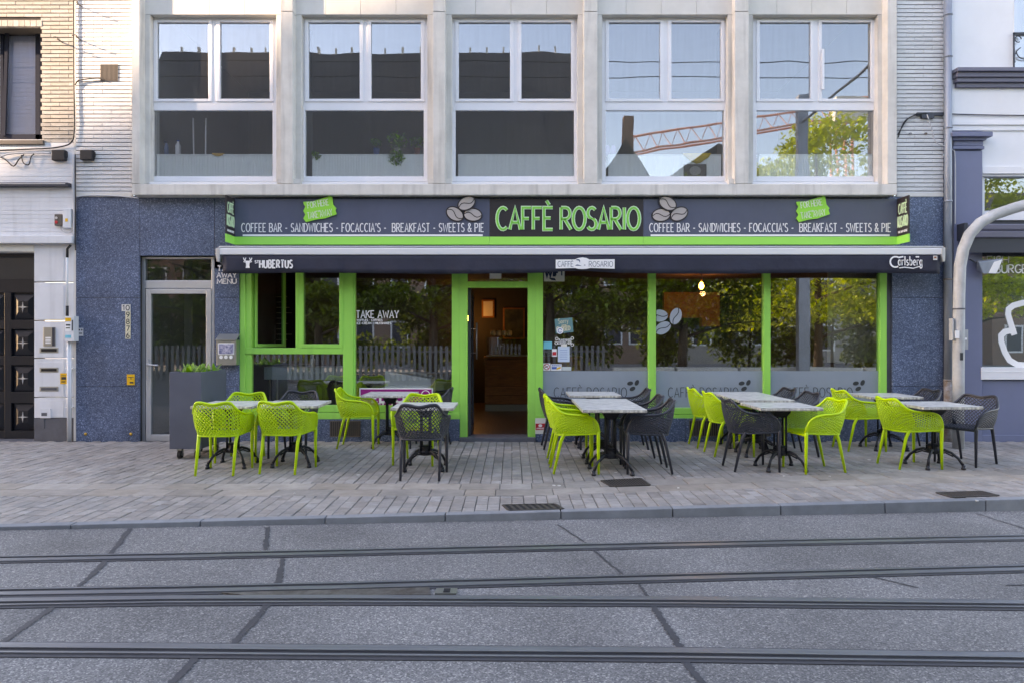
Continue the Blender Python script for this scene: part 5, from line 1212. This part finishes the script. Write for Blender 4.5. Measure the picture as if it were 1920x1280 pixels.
# solid lower band and upper band that tie the lattice together
for j0, j1 in ((.93,1.0),(0,.05)):
    n = 60; V = []
    for i in range(n+1):
        s = -1+2*i/n
        V += [shell(s,j0), shell(s,j1)]
    me_back.add(V, [(2*i,2*i+1,2*i+3,2*i+2) for i in range(n)])
me_back = me_back.mesh('backrest', True)
me_seat = lattice(seat_fn, 22, 20, .0095, .010); n = 20; V = []
for i in range(n+1): V += [seat_fn(-1+2*i/n,0), seat_fn(-1+2*i/n,.09)]
me_seat.add(V, [(2*i,2*i+1,2*i+3,2*i+2) for i in range(n)])
me_seat.tube([seat_fn(-1+2*i/20,0) for i in range(21)],.012,8); me_seat = me_seat.mesh('seat', True)
mr_ = MB(); pr = rim_pts(KT); mr_.tube(pr,.0145,8); mr_.tube(rim_pts(KB,24),.011,6); me_rim = mr_.mesh('rim', True)
me_legs = []
for sx in (-1,1):
    m = MB(); m.tube([(sx*.243,-.262,.50),(sx*.241,-.258,.43),(sx*.238,-.258,.3),(sx*.240,-.262,0)],[.012,.021,.0185,.0135],8); me_legs.append(m.mesh('leg',True))
    m = MB(); m.tube([(sx*.222,.075,.52),(sx*.212,.115,.455),(sx*.205,.155,.36),(sx*.205,.235,0)],[.012,.021,.019,.0135],8); me_legs.append(m.mesh('leg',True))
def set_mat(me, mm):
    c = me.copy(); c.materials.append(mm); return c
TPL = {k: dict(back=set_mat(me_back,mm), seat=set_mat(me_seat,mm), rim=set_mat(me_rim,mm), legs=[set_mat(l,mm) for l in me_legs]) for k, mm in (('lime',M_lime),('char',M_char))}
def chair(kind, x, y, rot, label):
    T = TPL[kind]; root = empty('lime_armchair' if kind == 'lime' else 'charcoal_armchair', (x,y,.003), label, 'chair', 'lattice armchairs on the terrace')
    root.rotation_euler[2] = R(rot)
    for nm, me in [('backrest',T['back']),('seat',T['seat']),('rim',T['rim'])]+[('leg',l) for l in T['legs']]:
        o = bpy.data.objects.new(nm, me); col.objects.link(o); o.parent = root
# rot 0 faces the street, 90 faces right, -90 faces left, 180 faces the cafe
CH = [('lime',-3.26,-2.44,181,'lime lattice armchair seen from behind, nearest the planter'),
 ('lime',-2.57,-2.35,173,'lime lattice armchair seen from behind, second from the planter'),
 ('lime',-3.37,-1.58,4,'lime lattice armchair facing the street behind the leftmost table'),
 ('char',-2.80,-1.30,-3,'charcoal lattice armchair behind the second table from the planter'),
 ('lime',-2.16,-.56,92,'lime lattice armchair in profile below the serving window, facing right'),
 ('char',-1.12,-.52,-92,'charcoal lattice armchair mostly hidden beside the door post, facing left'),
 ('lime',-1.14,-1.78,-8,'lime lattice armchair facing the street left of the door'),
 ('char',-.975,-2.70,180,'charcoal lattice armchair seen from behind, left of the door'),
 ('char',.66,-.62,92,'charcoal lattice armchair behind the lime ones, right of the door post'),
 ('char',1.62,-.62,-92,'charcoal lattice armchair against the window, facing left, behind the double table'),
 ('lime',.69,-2.34,92,'front lime lattice armchair right of the door, facing right'),
 ('lime',.68,-1.72,90,'rear lime lattice armchair right of the door, half hidden by another'),
 ('char',1.56,-2.34,-94,'front charcoal lattice armchair right of the door, facing left'),
 ('char',1.56,-1.72,-90,'rear charcoal lattice armchair right of the double table, half hidden by another'),
 ('lime',2.77,-.5,92,'lime lattice armchair nearest the wall at the deep middle table'),
 ('lime',2.80,-1.2,93,'second lime lattice armchair at the deep middle table, facing right'),
 ('char',3.63,-.52,-84,'charcoal lattice armchair nearest the wall at the deep middle table, facing left'),
 ('char',3.64,-1.25,-84,'second charcoal lattice armchair at the deep middle table, facing left'),
 ('char',2.74,-2.22,92,'charcoal lattice armchair in front of the two lime ones, facing right'),
 ('lime',3.48,-2.3,-82,'lime lattice armchair facing left with its hollow seat toward the street'),
 ('lime',4.70,-.78,93,'lime lattice armchair by the last shop window, facing right'),
 ('lime',4.66,-2.06,96,'rightmost lime lattice armchair, facing right at the front'),
 ('char',5.50,-.72,-86,'charcoal lattice armchair against the granite near the downpipe'),
 ('char',5.52,-1.84,-62,'rightmost charcoal lattice armchair in front of the bent pole')]
for c in CH: chair(*c)
# ------------------------------------------------------------------ tables
TH = .735
m = MB(); m.box(-.347,.347,-.347,.347,TH-.004,TH); me_top = m.mesh('surface'); me_top.materials.append(M_top)
m = MB(); m.box(-.35,.35,-.35,.35,TH-.034,TH-.0045); me_slab = m.mesh('tabletop'); me_slab.materials.append(M_topedge)
m = MB(); m.box(-.2,.2,-.02,.02,TH-.055,TH-.035); m.box(-.02,.02,-.2,.2,TH-.056,TH-.036); m.box(-.09,.09,-.09,.09,TH-.075,TH-.057)
m.add([(-.09,-.09,TH-.075),(.09,-.09,TH-.075),(.09,.09,TH-.075),(-.09,.09,TH-.075),(-.05,-.05,TH-.14),(.05,-.05,TH-.14),(.05,.05,TH-.14),(-.05,.05,TH-.14)],[(0,1,5,4),(1,2,6,5),(2,3,7,6),(3,0,4,7)]); me_spider = m.mesh('top_bracket'); me_spider.materials.append(M_iron)
me_cols = []
for sx in (-1,1):
    for sy in (-1,1):
        m = MB(); m.tube([(sx*.05,sy*.05,.21),(sx*.05,sy*.05,TH-.08)],.0125,8); me = m.mesh('column',True); me.materials.append(M_iron); me_cols.append(me)
m = MB(); lathe(m,0,0,.155,[(.055,0),(.085,.02),(.085,.045),(.07,.06),(.07,.09),(.085,.1),(.05,.115)],8); me_hub = m.mesh('hub'); me_hub.materials.append(M_iron)
me_feet = []
for k in range(4):
    m = MB(); m.M = Matrix.Rotation(R(45+90*k),4,'Z')
    m.tube([(.05,0,.19),(.11,0,.205),(.18,0,.18),(.25,0,.12),(.295,0,.05)],[.022,.017,.015,.015,.017],8); m.tube([(.06,0,.165),(.12,0,.175),(.2,0,.14)],.009,6)
    m.tube([(.3,0,.0),(.3,0,.02),(.3,0,.025),(.3,0,.05)],[.026,.026,.019,.022],10); me = m.mesh('foot',True); me.materials.append(M_iron); me_feet.append(me)
def table(x, y, rot, label):
    root = empty('bistro_table', (x,y,.003), label, 'table', 'bistro tables on the terrace'); root.rotation_euler[2] = R(rot)
    tp = None
    for nm, me in [('tabletop',me_slab),('top_bracket',me_spider),('hub',me_hub)]+[('column',c) for c in me_cols]+[('foot',f) for f in me_feet]:
        o = bpy.data.objects.new(nm, me); col.objects.link(o); o.parent = root
        if nm == 'tabletop': tp = o; b = o.modifiers.new('bevel','BEVEL'); b.width = .008; b.segments = 2
    o = bpy.data.objects.new('surface', me_top); col.objects.link(o); o.parent = tp
for t in [(-3.31,-2.02,0,'stone-look bistro table beside the planter'),
 (-2.585,-1.96,2,'stone-look bistro table second from the planter'),
 (-1.70,-.5,0,'stone-look bistro table in front of the magenta advert'),
 (-1.0,-2.21,0,'stone-look bistro table left of the door, between a lime and a charcoal chair'),
 (1.13,-.49,0,'stone-look bistro table against the window right of the door'),
 (1.11,-2.43,0,'front stone-look table of the pair right of the door'),
 (1.11,-1.72,0,'rear stone-look table of the pair right of the door'),
 (3.19,-.53,0,'stone-look table nearest the wall between two lime and two charcoal chairs'),
 (3.18,-1.24,0,'second stone-look table from the wall between two lime and two charcoal chairs'),
 (3.10,-2.23,0,'front stone-look table between a charcoal and a lime chair, right of centre'),
 (5.08,-.74,0,'stone-look table by the granite wall near the downpipe'),
 (4.96,-2.09,3,'rightmost stone-look table at the front')]: table(*t)

# ------------------------------------------------------------------ across the street (seen in the panes, shading the facade)
def house(name, x0, x1, y0, y1, h, label, wall, roofm, apex=None, ridge=None, gable=False, rows=4, cols=6):
    root = empty(name, ((x0+x1)/2,y0,0), label, 'building', 'buildings across the street')
    m = MB(); m.box(x0,x1,y1,y0,0,h); w_ = m.build('wall', wall, root)
    m = MB(); ov = .3
    if gable:                                              # gable toward the street
        c = (x0+x1)/2; m.prism([(x0-ov,h),(x1+ov,h),(c,apex)], y1-ov, y0+ov)
    else:
        c = ridge if ridge is not None else (y0+y1)/2
        m.add([(x0-ov,y0+ov,h),(x1+ov,y0+ov,h),(x1+ov,y1-ov,h),(x0-ov,y1-ov,h),(x0-ov,c,apex),(x1+ov,c,apex)],[(0,1,5,4),(2,3,4,5),(0,4,3),(1,2,5),(3,2,1,0)])
    rf = m.build('roof', roofm, root)
    for r in range(rows):
        for c in range(cols):
            wx = x0+(x1-x0)*(c+.5)/cols; wz = h*(r+.55)/rows
            m = MB(); m.box(wx-.55,wx+.55,y0,y0+.05,wz-.8,wz+.8); f = m.build('window', M_pvc, root)
            m = MB(); m.box(wx-.45,wx+.45,y0+.05,y0+.06,wz-.7,wz+.7); m.build('pane', M_anth, f)
    return root, rf
_, rf = house('slate_roof_building', -24, 4.6, -31, -46, 9.5, 'long building with a steep dark slate roof across the square', M_townbrick, M_slateroof, 21.4, -38.5, rows=3, cols=14)
m = MB()
for k in range(24):
    x = -23+k*1.18; m.box(x,x+.12,-38.6,-38.4,21.3,21.75)
m.build('ridge_finial', M_stone, rf)
_, rf = house('gabled_house', 5.2, 8.2, -31, -40, 10.5, 'narrow gabled house with a chimney across the square', M_townbrick, M_slateroof, 13.2, gable=True, rows=3, cols=2)
m = MB(); m.box(6.9,7.5,-33.5,-32.8,12,15.2); m.build('chimney', M_townbrick, rf)
house('low_house', 8.6, 15.5, -31, -42, 10.3, 'wide low house with a dark hipped roof across the square', M_townwhite, M_slateroof, 13.0, gable=True, rows=3, cols=4)
house('row_house', 16.2, 27, -33, -45, 8.5, 'white rendered row house across the square', M_townwhite, M_slateroof, 11.5, rows=3, cols=5)
house('brick_terrace', 27.6, 62, -30, -42, 8.2, 'long brick terrace far right across the square', M_townbrick, M_slateroof, 11.2, rows=3, cols=14)
house('shade_block', -57.5, -21.0, -17, -24, 22.2, 'tall unseen block down the street, its gable shaped to shade the cafe', M_townbrick, M_slateroof, 29.6, gable=True, rows=7, cols=12)  # out-of-view block, placed and sized to keep sun off the facade
# tower crane
ck = empty('tower_crane', (34,-62,0), 'orange tower crane behind the roofs', 'crane')
m = MB()
for dx in (-.7,.7):
    for dy in (-.7,.7): m.tube([(34+dx,-62+dy,0),(34+dx,-62+dy,26)],.13,4)
for k in range(17):
    s = 1 if k % 2 else -1; m.tube([(34-.7*s,-61.3,k*1.5),(34+.7*s,-61.3,k*1.5+1.5)],.09,4)
m.build('mast', M_crane, ck)
m = MB(); A = Vector((12,-62,20.5)); B = Vector((44,-62,26)); up = Vector((0,0,1.6))
for off in (Vector((0,-.6,0)),Vector((0,.6,0)),up): m.tube([A+off,B+off],.11,4)
for k in range(22):
    p, q = A.lerp(B,k/22), A.lerp(B,(k+1)/22); md = A.lerp(B,(k+.5)/22)+up
    m.tube([p+Vector((0,.6,0)),md],.045,4); m.tube([md,q+Vector((0,.6,0))],.045,4)
m.build('jib', M_crane, ck)
m = MB(); m.box(32.6,35.4,-61.2,-60,23.4,25.6); m.build('cabin', M_offwhite, ck)
# trees
def tree(x, y, h, r, z0, label, mm, n=9000, sd=1, sq=.8, leaf=.2, clumps=48):
    random.seed(sd); root = empty('street_tree', (x,y,0), label, 'tree', 'trees across the street')
    zc = (z0+h)/2
    m = MB(); m.tube([(x,y,0),(x+.05,y,z0),(x-.05,y,zc),(x,y,h*.9)],[.19,.15,.1,.03],8)
    for k in range(10):
        a = k*2.4; zz = z0*.8+k*(h-z0)*.06; m.tube([(x,y,zz),(x+math.cos(a)*r*.45,y+math.sin(a)*r*.45*sq,zz+.5),(x+math.cos(a)*r*.85,y+math.sin(a)*r*.85*sq,zz+.6)],[.06,.04,.012],6)
    m.build('trunk', M_bark, root, smooth=True)
    m = MB()
    for k in range(clumps):
        t = ((k+random.random())/clumps)**1.5; zz = z0+.3+t*(h-z0-.6)
        w = r*(1-.65*t**2); a = random.uniform(0,6.283); q = math.sqrt(random.uniform(.05,1))*w
        leaves(m, (x+math.cos(a)*q, y+math.sin(a)*q*sq, zz), n//clumps, random.uniform(.55,1.05)*r*.32, leaf, (1.15,1,.55))
    m.build('crown', mm, root)
tree(5.9,-13.9,6.9,3.5,1.9,'dense dark green tree across the street, reflected in the middle pane',M_crown,18000,3,.5,clumps=64)
tree(11.6,-16.2,10.0,3.6,1.9,'yellow-green tree across the street, sun glow put into its leaf colour, reflected in the right pane',M_crown_sunlit,19000,5,.9,clumps=80)
tree(-7.0,-14.8,6.9,2.7,2.0,'dark tree across the street, reflected beside the serving window',M_crown,14000,8)
tree(-2.9,-15.2,6.9,2.8,2.2,'dark tree across the street, reflected in the take away pane',M_crown,14000,11)
tree(1.3,-14.2,6.8,2.6,2.4,'dark tree across the street, reflected above the door',M_crown,9000,13,.5)
tree(16.9,-16.5,9.0,3.2,2.2,'loose green tree at the far right across the street',M_crown_sunlit,13000,17)
tree(-11.5,-16.5,7.2,3.2,2.3,'dark tree at the far left across the street',M_crown,9000,19)
wh = ['beside the far left tree','left of the dark tree by the serving window','right of the dark tree by the serving window','behind the take away tree','right of the take away tree','behind the door tree','behind the middle tree','left of the bright tree','behind the bright tree','at the far right end']
m0 = None
for k in range(10):
    random.seed(40+k); x = -14.5+k*3.5; root = empty('garden_shrub', (x,-19.2,0), 'tall dark shrub across the street, '+wh[k], 'shrub', 'shrubs across the street')
    m = MB(); hh = random.uniform(3.2,4.3)
    for c in range(16): leaves(m, (x+random.uniform(-1.6,1.6),-19.2+random.uniform(-.6,.6),.5+(hh-.8)*(c+.5)/16), 230, .75, .24, (1.1,.8,.8))
    m.build('foliage', M_crown, root)
    m = MB(); m.tube([(x,-19.2,0),(x+.1,-19.2,hh*.7)],[.08,.03],6); m.build('stem', M_bark, root)
random.seed(5)
# picket railing
fc = empty('picket_fence', (-4,-13,0), 'pale picket fence across the street, reflected in the shop glass', 'fence')
for za in (.35,1.05): m = MB(); m.box(-12,3.2,-13.02,-12.98,za,za+.06); m.build('rail', M_fence, fc)
m = MB(); m.box(-.045,.045,-.015,.015,0,1.15); mp_ = m.mesh('picket'); mp_.materials.append(M_fence)
for k in range(84): inst('picket', mp_, (-11.9+k*.18,-12.96,.12), fc)
# low wall and bench-like ledge on the right
for k in range(6):
    m = MB(); m.box(3.4+k*2.1,5.4+k*2.1,-13.3,-12.9,.02,.55); o = m.build('low_wall_block', M_stone2, bevel=.02, label='pale low wall block across the street, '+('touching the picket fence end','second from the picket fence','third from the picket fence','fourth from the picket fence','fifth from the picket fence','farthest from the picket fence')[k], cat='wall', group='low wall across the street')
# tram mast and wires
tm = empty('tram_mast', (9.55,-12.6,0), 'grey steel tram mast across the street', 'mast')
m = MB(); m.box(9.36,9.74,-12.72,-12.48,.02,9.5); m.build('post', M_zinc, tm, bevel=.01)
m = MB(); m.tube([(9.55,-12.5,8.6),(9.55,-6,8.9)],.04,8); m.build('arm', M_zinc, tm)
for y, zw, lb2 in ((-6.3,8.2,'near overhead tram wire'),(-7.3,8.2,'far overhead tram wire')):
    m = MB(); m.tube([(-40,y,zw),(9.5,y,zw-.1),(45,y,zw)],.012,5); m.build('tram_wire', M_cable, label=lb2, cat='wire', group='overhead tram wires')
